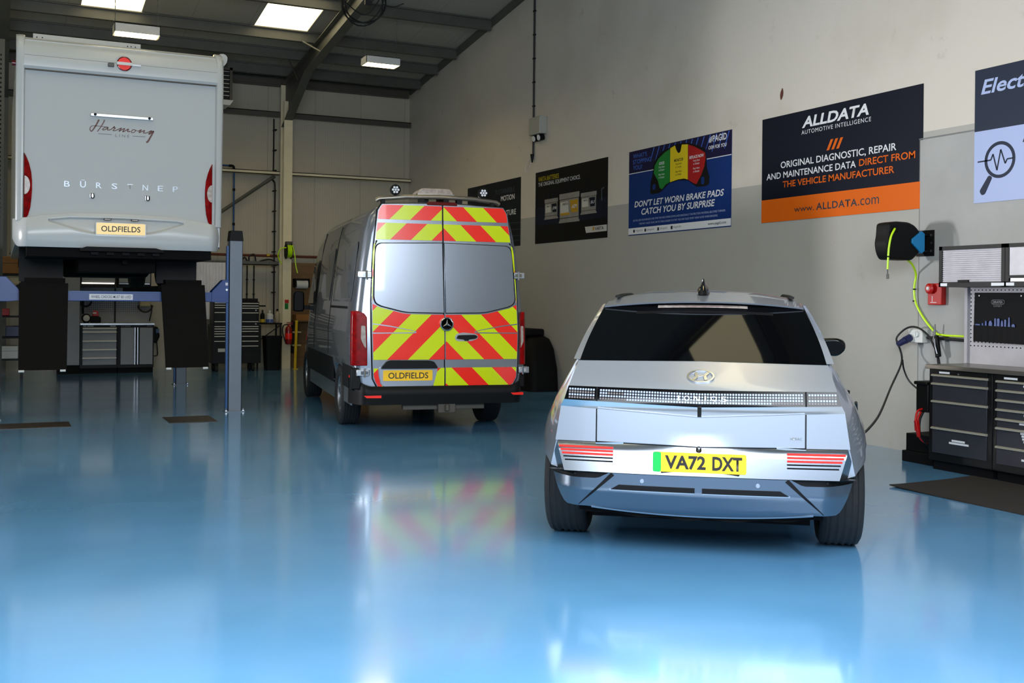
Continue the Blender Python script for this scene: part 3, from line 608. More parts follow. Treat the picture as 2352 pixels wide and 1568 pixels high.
    t = thing('power_socket', 'white switched power socket with navy plug, low on the right wall', 'socket')
    MB().box((XW - 0.085, 7.70, 1.082), (XW - 0.012, 7.88, 1.215)).build('box', 'whitematt', t, bevel=0.006)
    MB().cyl((XW - 0.085, 7.77, 1.165), (XW - 0.105, 7.77, 1.165), 0.03, 16).box((XW - 0.115, 7.762, 1.14), (XW - 0.10, 7.778, 1.19)).build('switch', 'bottle', t)
    MB().cyl((XW - 0.085, 7.85, 1.13), (XW - 0.15, 7.86, 1.10), 0.036, 16).build('socket_outlet', 'bluecup', t)
    rebase(t)
    t = thing('charging_cable', 'black charging cable drooping from the wall socket to the silver hatchback', 'cable')
    MB().cyl((XW - 0.15, 7.86, 1.10), (XW - 0.22, 7.88, 1.06), 0.034, 14, 0.026).build('plug', 'bluecup', t)
    MB().tube(smooth_path([(XW - 0.21, 7.88, 1.06), (7.87, 7.80, 0.90), (7.335, 7.40, 0.693), (6.637, 6.83, 0.52), (5.784, 6.11, 0.49), (5.30, 5.65, 0.56), (5.06, 5.40, 0.72), (4.95, 5.29, 0.83)], 10), 0.0095, 8).build('cable', 'cord', t)
    rebase(t)
    t = thing('socket_cable', 'black cable looping over the white power socket and down behind worktop', 'cable')
    MB().tube(smooth_path([(XW - 0.2, 7.885, 1.05), (7.93, 7.93, 1.12), (7.97, 7.88, 1.20), (7.99, 7.80, 1.235), (8.0, 7.70, 1.22), (8.02, 7.61, 1.15), (8.03, 7.55, 1.05), (8.03, 7.50, 0.95), (8.03, 7.48, 0.86)]), 0.0095, 8).build('cable', 'cord', t)
    MB().tube(smooth_path([(7.88, 7.80, 0.915), (7.93, 7.83, 0.82), (7.97, 7.80, 0.71), (8.0, 7.70, 0.63), (8.0, 7.6, 0.61), (7.98, 7.3, 0.61)]), 0.0085, 8).build('cable_loop', 'cord', t)
    rebase(t)
    tag(MB().tube([(XW - 0.04, 7.68, 1.135), (XW - 0.04, 6.0, 1.10)], 0.016, 10).build('cable_conduit', 'cord'), 'black pipe along the wall right of the white power socket', 'conduit')
    t = thing('air_gun', 'silver and black air blow gun hanging below the lime hose', 'air gun')
    b = MB().tube([(8.03, 7.545, 1.27), (8.03, 7.55, 1.18), (8.02, 7.54, 1.12)], lambda u: 0.006 + 0.012 * u, 8); b.build('nozzle', 'alu', t)
    MB().prism([(7.53, 1.16), (7.50, 1.165), (7.485, 1.10), (7.465, 0.965), (7.51, 0.95), (7.53, 1.05)], 'x', 8.0, 8.035).build('grip', 'black', t, bevel=0.006)
    MB().tube([(8.0, 7.52, 1.13), (7.985, 7.50, 1.06), (7.99, 7.48, 0.99)], 0.006, 6).build('trigger', 'alu', t)
    MB().tube([(8.02, 7.5, 0.96), (8.03, 7.5, 0.90), (8.04, 7.5, 0.8)], 0.010, 8).build('air_line', 'cord', t)
    rebase(t)
    # scar on the white paint above the data poster
    t = MB().patch(lambda u, v: (XW - 0.002, 9.92 - (0.055 * u - 0.0275) * math.sin(PI * (0.1 + 0.85 * v)) - 0.02 * v, 3.79 + 0.13 * v), 4, 6, 0.001, (-1, 0, 0)).build('paint_scar', 'brown'); tag(t, 'small brown chip in white paint above navy and orange poster', 'mark')
wall_fittings()
# ------------------------------------------------------------------ tool cabinets along the right wall
FX = 7.45
FR, FU = (0, -1, 0), (0, 0, 1)
def tool_cabinet(y0, y1, handles, zb, label, stickers):
    t = thing('tool_cabinet', label, 'cabinet', group='black drawer cabinets under the worktop')
    MB().box((FX + 0.012, y1 + 0.002, 0.085), (7.93, y0 - 0.002, 0.886)).build('carcass', 'cabblack', t, bevel=0.003)
    MB().box((FX + 0.05, y1 + 0.02, 0.0), (7.9, y0 - 0.02, 0.085)).build('plinth', 'blackmatt', t)
    a, b = y0 - 0.045, y1 + 0.045; pl = Plane((FX + 0.012, a, 0), FR, FU); w = a - b
    MB().box((FX - 0.004, b, handles[0] + 0.012), (FX + 0.012, a, 0.883)).build('lid_panel', 'cabblack', t, bevel=0.002)
    MB().cyl((FX - 0.009, a - w * 0.5, 0.857), (FX - 0.003, a - w * 0.5, 0.857), 0.008, 12).build('lock', 'chrome', t)
    zs = list(handles) + [zb]
    for zt, zn in zip(zs[:-1], zs[1:]):
        d = MB().box((FX, b + 0.004, zn + 0.012), (FX + 0.014, a - 0.004, zt - 0.008)).build('drawer', 'cabinet', t, bevel=0.002)
        pts = [(FX - 0.016, zt - 0.006), (FX - 0.018, zt + 0.006), (FX - 0.002, zt + 0.012), (FX + 0.012, zt + 0.012), (FX + 0.012, zt - 0.008), (FX - 0.004, zt - 0.008)]
        lab(MB().prism([(x, z) for x, z in pts], 'y', b, a).build('handle', 'handle', d), 'silver edge handle')
    for u, z, sw in stickers:
        s = MB(); pl2 = Plane((FX - 0.001 if z < handles[0] else FX - 0.005, a, 0), FR, FU); pl2.rect(s, w * u, z, w * u + sw, z + 0.017, 0, 0.0012)
        st = s.build('label_sticker', 'paper', t, flat=True)
    rebase(t)
tool_cabinet(7.07, 6.392, (0.832, 0.757, 0.602, 0.368), 0.142, 'black tool cabinet with four drawers, at the end beside the wall socket', [(0.14, 0.853, 0.115), (0.38, 0.272, 0.14), (0.33, 0.25, 0.21)])
tool_cabinet(6.388, 5.71, (0.826, 0.75, 0.671, 0.593, 0.515, 0.44, 0.285), 0.136, 'black tool cabinet with seven drawers, cut by the right edge of view', [(0.13, 0.85, 0.13), (0.44, 0.795, 0.12), (0.46, 0.715, 0.12), (0.48, 0.637, 0.12), (0.45, 0.56, 0.12), (0.38, 0.49, 0.16), (0.40, 0.415, 0.16), (0.42, 0.393, 0.15), (0.43, 0.37, 0.15), (0.45, 0.348, 0.14), (0.42, 0.2, 0.16)])
tag(MB().box((7.43, 5.0, 0.888), (7.95, 7.085, 0.925)).build('worktop', 'worktop', bevel=0.003), 'long steel worktop over the black drawer cabinets at right', 'worktop')
def back_panels():
    for i, (y0, y1, lb) in enumerate(((7.09, 6.405, 'grey pegboard panel behind the black tool roll'), (6.40, 5.715, 'grey pegboard panel at right edge, right of the tool roll'))):
        t = thing('pegboard', lb, 'pegboard', group='pegboards behind the worktop')
        MB().box((7.93, y1, 0.926), (7.95, y0 - 0.035, 1.612)).build('sheet', 'peg', t)
        if i == 0: MB().box((7.905, y0 - 0.034, 0.926), (7.95, y0, 1.612)).build('side_post', 'peg', t, bevel=0.002)
        b = MB(); n = 16; m = 15
        for c in range(n):
            for r in range(m):
                y = y0 - 0.055 - c * 0.0405; z = 1.588 - r * 0.0357
                if y > y1 + 0.01: b.box((7.9275, y - 0.0055, z - 0.005), (7.9305, y + 0.0055, z + 0.005))
        b.build('peg_holes', 'blackmatt', t, flat=True)['kind'] = 'stuff'
        rebase(t)
    t = thing('tool_roll', 'black hanging tool pouch with grey maker mark, on the pegboard at right', 'tool roll')
    pl = Plane((7.925, 6.985, 0), FR, FU)
    def sheet(u, v):
        y = 6.985 - u * 0.575; z = 1.565 - v * 0.435 - 0.012 * u * v; return (7.917 - 0.004 * math.sin(u * 9 + v * 3) - 0.006 * v, y, z)
    MB().patch(sheet, 16, 12, 0.008, (1, 0, 0)).build('backing', 'blackmatt', t)
    MB().patch(lambda u, v: (7.898 - 0.005 * abs(math.sin(u * 25)), 6.98 - u * 0.565, 1.275 - v * 0.145 - 0.01 * u), 32, 3, 0.01, (1, 0, 0)).build('pocket', 'blackmatt', t)
    for y in (6.93, 6.49): MB().lathe([(0.006, 0), (0.009, 0.002), (0.004, 0.004)], (7.91, y, 1.537), (-1, 0, 0), 12).build('eyelet', 'alu', t)
    pl = Plane((7.9095, 6.985, 0), FR, FU); b = MB()
    o = rrect(0.185, 1.462, 0.325, 1.502, 0.018); i_ = rrect(0.188, 1.465, 0.322, 1.499, 0.016)
    n = len(o); vs = [pl.P(u, v, 0.001) for u, v in o + i_]; b.add(vs, [(k, (k + 1) % n, n + (k + 1) % n, n + k) for k in range(n)]); b.build('mark_outline', 'greyink', t)
    text('mark_lettering', 'DRAPER', 'greyink', t, pl.O, FR, FU, 0.255, 1.482, 0.105, 0.022, bold=0.02); text('mark_lettering', 'EXPERT', 'greyink', t, pl.O, FR, FU, 0.255, 1.447, 0.085, 0.014, spacing=1.2)
    rebase(t)
    shapes = [(6.965, 0.055, 0.02, 0), (6.90, 0.03, 0.03, 1), (6.865, 0.03, 0.05, 1), (6.82, 0.04, 0.055, 2), (6.765, 0.03, 0.075, 1), (6.73, 0.028, 0.07, 0), (6.69, 0.024, 0.06, 2), (6.655, 0.022, 0.062, 0), (6.62, 0.028, 0.085, 1), (6.58, 0.035, 0.03, 2)]
    for k, (y, w, h, kind) in enumerate(shapes):
        z0 = 1.265; p = {0: [(0, 0), (w, 0), (w, h), (w * .5, h * 1.1), (0, h)], 1: [(0, 0), (w, 0), (w * .8, h), (w * .3, h)], 2: [(0, 0), (w, 0), (w, h * .6), (w * .7, h), (w * .2, h * .9), (0, h * .5)]}[kind]
        b = MB(); Plane((7.905, y, z0 - 0.03), FR, FU).poly(b, [(u, v * 1.0 + (0.03 if v > 0 else 0)) for u, v in p], 0.0, 0.006)
        pos = ('leftmost', 'second from left', 'third from left', 'fourth from left', 'fifth from left', 'fifth from right', 'fourth from right', 'third from right', 'second from right', 'rightmost')[k]
        tag(b.build('hand_tool', 'tool', bevel=0.002), 'blue handled tool in the black pouch on pegboard, ' + pos, 'tool', 'blue tools in the pouch')
back_panels()
def wall_cupboards():
    for i, (y0, y1, lb) in enumerate(((7.14, 6.435, 'black wall cupboard with ribbed silver roller shutter, beside red fire alarm'), (6.43, 5.725, 'black wall cupboard with plain silver flap, at the right edge'))):
        t = thing('wall_cupboard', lb, 'cupboard', group='wall cupboards above the worktop'); x0, x1 = 7.64, 7.945; z0, z1 = 1.612, 1.975
        b = MB().box((x0 + 0.03, y1, z0), (x1, y0, z0 + 0.012)).box((x0 + 0.03, y1, z1 - 0.012), (x1, y0, z1)).box((x0 + 0.03, y0 - 0.012, z0), (x1, y0, z1)).box((x0 + 0.03, y1, z0), (x1, y1 + 0.012, z1)).box((x1 - 0.01, y1, z0), (x1, y0, z1)); b.build('carcass', 'cabblack', t)
        f = MB().box((x0, y1, z0), (x0 + 0.03, y0, z0 + 0.042)).box((x0, y1, z1 - 0.033), (x0 + 0.03, y0, z1)).box((x0, y0 - 0.036, z0), (x0 + 0.03, y0, z1)).box((x0, y1, z0), (x0 + 0.03, y1 + 0.036, z1)); f.build('front_frame', 'cabblack', t)
        pl = Plane((x0, y0, 0), FR, FU)
        if i == 0:
            s = MB(); n = 16; zz0, zz1 = z0 + 0.042, z1 - 0.033
            prof = []
            for k in range(n):
                za = zz0 + (zz1 - zz0) * k / n; dz = (zz1 - zz0) / n
                prof += [(x0 + 0.016, za), (x0 + 0.009, za + dz * 0.2), (x0 + 0.007, za + dz * 0.5), (x0 + 0.009, za + dz * 0.8)]
            prof += [(x0 + 0.016, zz1), (x0 + 0.022, zz1), (x0 + 0.022, zz0)]
            s.prism(prof, 'y', y1 + 0.036, y0 - 0.036); sh = s.build('roller_shutter', 'flap', t, ang=20)
            MB().box((x0 - 0.004, 6.84 - 0.03, z0 + 0.036), (x0 + 0.02, 6.84 + 0.085, z0 + 0.06)).build('pull', 'black', sh)
            stk = ((0.02, 0.075), (0.57, 0.13))
        else:
            MB().box((x0 + 0.006, y1 + 0.036, z0 + 0.095), (x0 + 0.02, y0 - 0.036, z1 - 0.033)).build('flap_door', 'flap', t, bevel=0.002); MB().box((x0 - 0.002, y1 + 0.02, z0 + 0.07), (x0 + 0.03, y0 - 0.03, z0 + 0.095)).build('flap_rail', 'cabblack', t)
            MB().box((x0 + 0.004, y1 + 0.03, z0 + 0.044), (x0 + 0.02, y0 - 0.05, z0 + 0.072)).build('handle_strip', 'alu', t); stk = ((0.01, 0.08),)
        for u, w in stk:
            b = MB(); pl.rect(b, u, z0 + 0.008, u + w, z0 + 0.034, 0, 0.0012); b.build('label_sticker', 'paper', t, flat=True)
        rebase(t)
wall_cupboards()
def by_cabinet():
    t = thing('battery_charger', 'black charger with printed front, hung at the end of the tool cabinets', 'charger')
    MB().box((7.48, 7.10, 0.49), (7.66, 7.24, 0.755)).build('body', 'black', t, bevel=0.01)
    MB().box((7.46, 7.098, 0.735), (7.66, 7.25, 0.765)).build('handle', 'black', t, bevel=0.008)
    pl = Plane((7.50, 7.0995, 0), (1, 0, 0), FU); b = MB(); pl.rect(b, 0.015, 0.74, 0.14, 0.757, 0, 0.0035)
    for k, z in enumerate((0.70, 0.645, 0.59, 0.535)): pl.rect(b, 0.02, z, 0.075, z + 0.035, 0, 0.0015)
    b.build('printed_panel', 'greyink', t)
    rebase(t)
    t = thing('jump_leads', 'red and black jump leads hanging below the wall charger', 'cable')
    MB().tube(smooth_path([(7.50, 7.17, 0.52), (7.42, 7.16, 0.50), (7.385, 7.15, 0.42), (7.39, 7.15, 0.33)]), 0.010, 8).tube(smooth_path([(7.50, 7.19, 0.50), (7.45, 7.18, 0.44), (7.44, 7.18, 0.34), (7.48, 7.18, 0.25), (7.56, 7.18, 0.20)]), 0.010, 8).build('red_lead', 'redplastic', t)
    MB().tube(smooth_path([(7.52, 7.17, 0.52), (7.46, 7.17, 0.42), (7.46, 7.17, 0.30), (7.52, 7.17, 0.22), (7.6, 7.17, 0.16)]), 0.010, 8).build('black_lead', 'cord', t)
    MB().prism([(7.36, 0.42), (7.40, 0.43), (7.415, 0.34), (7.42, 0.28), (7.40, 0.27), (7.385, 0.33)], 'y', 7.12, 7.15).build('clamp', 'redplastic', t, bevel=0.006)
    rebase(t)
    t = thing('black_crate', 'low black stepped box on floor between wall and tool cabinet', 'box')
    MB().box((7.60, 7.15, 0.0), (8.09, 7.52, 0.10)).build('base', 'blackmatt', t, bevel=0.005); MB().box((7.63, 7.17, 0.1), (8.08, 7.50, 0.26)).build('upper_box', 'blackmatt', t, bevel=0.005)
    rebase(t)
    def curl(u, v):
        x = 6.43 + 1.03 * u + 0.02 * v; y = 6.49 + 0.1 * u - 1.9 * v; z = 0.010 + 0.010 * (max(0, 1 - 3.5 * math.hypot(u, v)) ** 2) + 0.002 * math.sin(7 * u + 9 * v)
        return (x, y, z)
    tag(MB().patch(curl, 24, 30, 0.009, (0, 0, -1)).build('floor_mat', 'mat'), 'worn dark brown rubber mat on blue floor before the tool cabinets', 'mat')
by_cabinet()
def rubber_foot():
    t = thing('stand_foot', 'black round stand foot at the bottom right corner', 'stand', (3.72, 2.88, 0))
    MB().lathe([(0.05, 0.0), (0.055, 0.01), (0.03, 0.03), (0.018, 0.05), (0.016, 0.09)], (0, 0, 0), (0, 0, 1), 24).build('base', 'black', t)
rubber_foot()
# floor plates by the lift
for x0, x1, y0, y1, lb in ((0.0, 0.735, 12.92, 13.42, 'brown steel floor plate in front of the lift, left'), (1.78, 2.32, 12.87, 13.52, 'brown steel floor plate in front of the lift, beside its right post')):
    tag(MB().box((x0, y0, 0.0), (x1, y1, 0.006)).build('floor_plate', 'recess', bevel=0.002), lb, 'floor plate', 'floor plates by the lift')
# ------------------------------------------------------------------ four post lift
def lift():
    t = thing('four_post_lift', 'four post vehicle lift with grey posts and blue crossbeam, raising the motorhome', 'lift')
    def post(x, y):
        p = MB().box((x - 0.075, y - 0.05, 0.012), (x + 0.09, y - 0.044, 2.17)).box((x - 0.075, y - 0.05, 0.012), (x - 0.069, y + 0.09, 2.17)).box((x + 0.084, y - 0.05, 0.012), (x + 0.09, y + 0.09, 2.17)).build('post', 'greypost', t, flat=True)
        MB().prism([(x - 0.082, 2.165), (x + 0.097, 2.165), (x + 0.082, 2.295), (x - 0.067, 2.295)], 'y', y - 0.058, y + 0.095).build('cap', 'black', p, bevel=0.005)
        MB().box((x - 0.115, y - 0.08, 0), (x + 0.13, y + 0.12, 0.012)).build('base_plate', 'greypost', p)
        b = MB()
        for dx in (-0.1, 0.112): b.cyl((x + dx, y - 0.06, 0.01), (x + dx, y - 0.06, 0.045), 0.011, 8).cyl((x + dx, y - 0.06, 0.012), (x + dx, y - 0.06, 0.024), 0.02, 6)
        b.build('anchor_bolt', 'alu', p)
        MB().box((x - 0.105, y - 0.02, 0.012), (x - 0.08, y + 0.03, 2.1)).build('safety_rack', 'bluepipe', p, flat=True)
    for x, y in ((2.70, 13.92), (-0.10, 13.92), (2.70, 18.4), (-0.10, 18.4)): post(x, y)
    for y in (13.95, 18.4):
        bm = MB().box((0.10, y - 0.05, 1.39), (2.52, y + 0.10, 1.50)).build('crossbeam', 'blue', t, bevel=0.006)
        if y < 15:
            MB().box((0.10, y - 0.056, 1.496), (2.52, y + 0.105, 1.51)).build('beam_lip', 'bluepipe', bm)
            pl = Plane((0.975, y - 0.05, 1.408), (1, 0, 0), (0, 0, 1)); b = MB(); pl.rect(b, 0, 0, 0.497, 0.068, 0, 0.0015); lab(b.build('warning_label', 'paper', bm, flat=True), 'white warning label on blue beam')
            text('warning_lettering', 'WHEEL CHOCKS MUST BE USED', 'inknavy', bm, pl.O, pl.R, pl.U, 0.249, 0.035, 0.455, 0.034, lift=0.003, bold=0.005)
        for sx, x in ((1, 2.52), (-1, 0.10)):
            q = [(x, 1.38), (x + sx * 0.105, 1.38), (x + sx * 0.105, 1.67), (x + sx * 0.03, 1.67), (x - sx * 0.10, 1.53), (x - sx * 0.11, 1.50), (x - sx * 0.11, 1.39)]
            br = MB().prism(q, 'y', y - 0.06, y + 0.11).build('corner_bracket', 'blue', t, bevel=0.004)
            if y < 15 and sx > 0:
                MB().box((x + 0.06, y - 0.063, 1.60), (x + 0.09, y - 0.06, 1.635)).build('sticker', 'paper', br); MB().cyl((x + 0.075, y - 0.075, 1.545), (x + 0.075, y - 0.06, 1.545), 0.014, 10).build('pin', 'alu', br)
    for x0, x1 in ((0.205, 0.735), (1.79, 2.31)):
        r = MB().box((x0, 14.06, 1.50), (x1, 18.35, 1.585)).build('runway', 'ramp', t)
        k = 0.0 if x0 < 1 else 0.05
        # approach ramp hanging from the front end of the runway
        def ramp(u, v):
            return (x0 + (x1 - x0) * u + k * v * 1.2 + (0.0 if u < .5 else -0.01 * v), 13.80 - 0.06 * v, 1.60 - 1.02 * v)
        rm = MB().patch(ramp, 4, 8, 0.045, (0, 1, 0)).build('approach_ramp', 'ramp', t)
        for u in (0.06, 0.92):
            a = ramp(u, 1.0); MB().cyl((a[0] - 0.03, a[1] + 0.01, a[2] - 0.008), (a[0] + 0.03, a[1] + 0.01, a[2] - 0.008), 0.016, 10).build('end_roller', 'whitematt', rm)
        MB().box((x0 + 0.06, 13.85, 1.585), (x1 - 0.03, 14.08, 1.66)).build('wheel_stop', 'ramp', t)
    rebase(t)
lift()

# ------------------------------------------------------------------ motorhome on the lift
def motorhome():
    t = thing('motorhome', 'white motorhome raised on the four post lift at left', 'motorhome')
    Y0 = 13.42; X0, X1 = 0.155, 2.435; xc = (X0 + X1) / 2; L = 6.6
    # side walls and roof shell: loft along the length, rounded roof edge
    def ring(y, z0, z1, ins=0.0, r=0.10):
        a, b = X0 + ins, X1 - ins
        pts = [(a, z0)] + [(a + r - r * math.cos(q), z1 - r + r * math.sin(q)) for q in [i * PI / 12 for i in range(7)]] + [(b - r + r * math.sin(q), z1 - r + r * math.cos(q)) for q in [i * PI / 12 for i in range(7)]] + [(b, z0)]
        return [(x, y, z) for x, z in pts]
    s = MB().loft([ring(Y0 + 0.03, 2.06, 4.36, 0.012), ring(Y0 + 0.14, 2.04, 4.40), ring(Y0 + 4.6, 2.04, 4.42), ring(Y0 + 5.6, 2.04, 4.35), ring(Y0 + 6.2, 2.04, 3.6, 0.05), ring(Y0 + L, 2.06, 3.0, 0.15)])
    s.build('body_shell', 'white', t)
    # rear wall: flat panel with the curved brow above it
    pl = Plane((0, Y0, 0), (1, 0, 0), (0, 0, 1))
    b = MB(); pl.poly(b, [(X0 + 0.085, 2.30), (X1 - 0.085, 2.30), (X1 - 0.085, 4.10), (X0 + 0.085, 4.10)], -0.03, 0.0); b.build('rear_panel', 'flatwhite', t)
    prof = [(Y0 + 0.03, 4.02), (Y0 - 0.035, 4.02), (Y0 - 0.055, 4.05), (Y0 - 0.06, 4.12), (Y0 - 0.058, 4.165), (Y0 - 0.05, 4.20), (Y0 - 0.02, 4.28), (Y0 + 0.03, 4.345), (Y0 + 0.12, 4.40), (Y0 + 0.16, 4.40)]
    MB().prism(prof, 'x', X0 + 0.07, X1 - 0.07).build('rear_brow', 'white', t, ang=25)
    MB().box((X0 + 0.075, Y0 - 0.058, 4.166), (X1 - 0.075, Y0 - 0.04, 4.170)).build('brow_seam', 'greyink', t); MB().box((X0 + 0.075, Y0 - 0.036, 4.008), (X1 - 0.075, Y0 - 0.004, 4.021)).build('brow_seal', 'steel_dark', t)
    # corner mouldings left and right
    for sx, x in ((1, X0), (-1, X1)):
        pts = [(Y0 + 0.12, 2.3), (Y0 - 0.02, 2.3), (Y0 - 0.035, 2.6), (Y0 - 0.045, 3.6), (Y0 - 0.055, 4.0), (Y0 - 0.05, 4.2), (Y0 - 0.015, 4.31), (Y0 + 0.04, 4.385), (Y0 + 0.13, 4.43)]
        rings = []
        for i, (y, z) in enumerate(pts[1:]):
            w = 0.085 - 0.0 * i; o = -0.008 * (1 if z > 3.5 else 0.3)
            rings.append([(x + sx * o, y + 0.08, z - (0.03 if i > 5 else 0)), (x + sx * o, y + 0.03, z), (x + sx * 0.02, y + 0.002, z), (x + sx * (w - 0.015), y, z), (x + sx * w, y + 0.03, z), (x + sx * w, y + 0.10, z - (0.03 if i > 5 else 0))])
        MB().loft(rings).build('corner_moulding', 'white', t, ang=50)
    # bumper with swept top edge
    top = [(X0 - 0.03, 2.325), (0.30, 2.335), (0.42, 2.36), (0.55, 2.375), (0.72, 2.40), (1.29, 2.41), (1.90, 2.395), (2.04, 2.37), (2.2, 2.35), (2.30, 2.33), (X1 + 0.01, 2.32)]
    def topz(x):
        for (a, za), (c, zc) in zip(top[:-1], top[1:]):
            if x <= c: return za + (zc - za) * max(0, (x - a)) / (c - a)
        return top[-1][1]
    def bumper(u, v):
        x = X0 - 0.03 + (X1 - X0 + 0.04) * u; d = abs(u - 0.5) * 2
        zb = 2.005 + (0.10 * max(0, (d - 0.94) / 0.06) ** 2) - 0.0; zt = topz(x)
        z = zb + (zt - zb) * v
        bul = 0.14 * math.sin(PI * min(1, (1 - v) * 0.62 + 0.16)) ** 0.8
        corner = 0.22 * max(0, (d - 0.86) / 0.14) ** 2
        rec = 0.0
        if 0.16 < u < 0.80: # shallow number plate recess
            e = abs((u - 0.48) / 0.32); lo = 0.35 + 0.45 * e * e; rec = 0.055 * min(1, max(0, (v - lo) / 0.05)) * min(1, max(0, (0.88 - v) / 0.04))
        return (x, Y0 + 0.02 - bul + corner + rec - 0.03 * (1 - v) * 0, z)
    MB().patch(bumper, 120, 40, 0.05, (0, 1, 0)).build('rear_bumper', 'white', t, ang=45)
    # black diffuser cut-out under the bumper
    MB().prism([(0.83, 1.995), (0.90, 2.02), (1.66, 2.02), (1.75, 1.995), (1.75, 1.97), (0.83, 1.97)], 'y', Y0 - 0.12, Y0 - 0.05).build('lower_grille', 'blackmatt', t)
    b = MB()
    for i in range(5): b.box((0.95 + i * 0.17, Y0 - 0.08, 1.93), (1.03 + i * 0.17, Y0 - 0.06, 1.96))
    b.build('underside_brackets', 'blackmatt', t)
    # number plate
    pp = Plane((1.002, Y0 - 0.128, 2.165), (1, 0, 0), (0, 0, 1)); b = MB(); pp.poly(b, rrect(-0.008, -0.022, 0.546, 0.137, 0.015), -0.03, 0.0); b.build('plate_surround', 'white', t)
    b = MB(); pp.poly(b, rrect(0, 0, 0.535, 0.132, 0.012), 0.0, 0.005); np = b.build('number_plate', 'plate', t)
    text('plate_lettering', 'OLDFIELDS', 'ink', np, pp.O, pp.R, pp.U, 0.267, 0.066, 0.43, 0.066, lift=0.0065, bold=0.012)
    for x in (1.125, 1.425):
        pp2 = Plane((x, Y0 - 0.098, 2.333), (1, 0, 0), (0, 0, 1)); b = MB(); pp2.poly(b, [(-0.036, 0), (0.036, 0), (0.044, 0.016), (-0.044, 0.016)], -0.02, 0.004); b.build('plate_lamp', 'black', t); b = MB(); pp2.poly(b, [(-0.03, 0.003), (0.03, 0.003), (0.034, 0.012), (-0.034, 0.012)], 0.0, 0.005); b.build('plate_lamp_lens', 'clearlens', t)
    # tail lights
    for sx, x in ((1, X0 + 0.085), (-1, X1 - 0.115)):
        zz = [2.31, 2.36, 2.45, 2.55, 2.65, 2.75, 2.85, 2.95, 3.01, 3.06]; ww = [0.012, 0.045, 0.068, 0.078, 0.084, 0.083, 0.074, 0.050, 0.028, 0.004]
        def tl(i0, i1, name, m):
            rings = [[(x, Y0 + 0.02, zz[i]), (x, Y0 - 0.018, zz[i]), (x + sx * ww[i] * 0.5, Y0 - 0.034, zz[i]), (x + sx * ww[i], Y0 - 0.018, zz[i]), (x + sx * ww[i], Y0 + 0.02, zz[i])] for i in range(i0, i1)]
            return MB().loft(rings).build(name, m, t)
        lens = tl(0, 10, 'tail_light', 'red')
        for zc, hh, nm in ((2.70, 0.105, 'clear_lens'),):
            MB().prism([(x + sx * (0.004 + 0.058 * math.cos(a)), zc + hh * math.sin(a)) for a in [-PI / 2 + PI * i / 12 for i in range(13)]], 'y', Y0 - 0.038, Y0 - 0.02).build(nm, 'clearlens', lens)
    # round red brake light with pale bar, camera on bracket
    bl = MB().lathe([(0.085, 0.0), (0.085, 0.018), (0.075, 0.022)], (1.295, Y0 - 0.05, 4.165), (0, -1, 0), 32).build('brake_light', 'darkred', t)
    MB().lathe([(0.074, 0.0), (0.072, 0.006)], (1.295, Y0 - 0.071, 4.165), (0, -1, 0), 32).build('red_lens', 'redrefl', bl)
    MB().lathe([(0.1, 0.0), (0.1, 0.008)], (1.285, Y0 - 0.045, 4.165), (0, -1, 0), 32).build('backing_ring', 'white', bl)
    MB().box((1.21, Y0 - 0.088, 4.148), (1.38, Y0 - 0.062, 4.182)).build('pale_bar', 'whitematt', bl); MB().box((1.38, Y0 - 0.078, 4.15), (1.478, Y0 - 0.066, 4.168)).build('arm', 'alu', bl)
    MB().box((1.115, Y0 - 0.10, 4.115), (1.18, Y0 - 0.05, 4.158)).build('rear_camera', 'steel', t, bevel=0.005)
    # chrome rail above the script, two small locks
    rl = MB().box((0.935, Y0 - 0.03, 3.535), (1.63, Y0 - 0.0, 3.57)).build('rail', 'alu', t, bevel=0.004)
    for x in (0.985, 1.585): MB().cyl((x, Y0 - 0.04, 3.556), (x, Y0 - 0.028, 3.556), 0.016, 12).build('rail_clamp', 'black', rl)
    for x in (0.962, 1.574):
        h = MB().box((x - 0.028, Y0 - 0.012, 2.588), (x + 0.028, Y0, 2.640)).build('hook_plate', 'alu', t, bevel=0.004)
        MB().tube(smooth_path([(x - 0.01, Y0 - 0.02, 2.642), (x - 0.012, Y0 - 0.03, 2.60), (x + 0.003, Y0 - 0.03, 2.585), (x + 0.018, Y0 - 0.03, 2.60), (x + 0.016, Y0 - 0.02, 2.642)]), 0.006, 6).build('hook', 'black', h)
    # maker lettering (spaced chrome capitals, the last one drawn as P) and brown script
    for i, ch in enumerate('BÜRSTNEP'):
        text('maker_lettering', ch, 'letter', t, (0, Y0, 0), (1, 0, 0), (0, 0, 1), 0.69 + i * 0.1717, 2.738 + (0.012 if ch == 'Ü' else 0), 0.062, 0.066 + (0.026 if ch == 'Ü' else 0), lift=0.004, bold=0.01)
    def script():
        k = 0.697 / 2000.0
        def Q(px, py): return (0.935 + (px - 110) * k, 3.497 - (py - 560) * k * 1.0 + (px - 110) * k * 0.062)
        b = MB()
        def stroke(pts, w0, w1=None):
            P3 = smooth_path([(Q(*p)[0], Q(*p)[1], 0) for p in pts], 6); w1 = w0 if w1 is None else w1
            n = len(P3); L_, R_ = [], []
            for i, p in enumerate(P3):
                d = P3[min(i + 1, n - 1)] - P3[max(i - 1, 0)]; d.normalize(); w = (w0 + (w1 - w0) * i / (n - 1)) * k
                nn = Vector((-d.y, d.x, 0)) * w / 2; L_.append(p + nn); R_.append(p - nn)
            vs = [(p.x, Y0 - 0.002, p.y) for p in L_] + [(p.x, Y0 - 0.002, p.y) for p in R_]
            b.add(vs, [(i, i + 1, n + i + 1, n + i) for i in range(n - 1)])
        stroke([(380, 560), (290, 740), (200, 890), (140, 950), (100, 890), (120, 810), (220, 765), (640, 805)], 52, 14)
        stroke([(535, 565), (540, 610), (450, 780), (330, 960)], 40, 26)
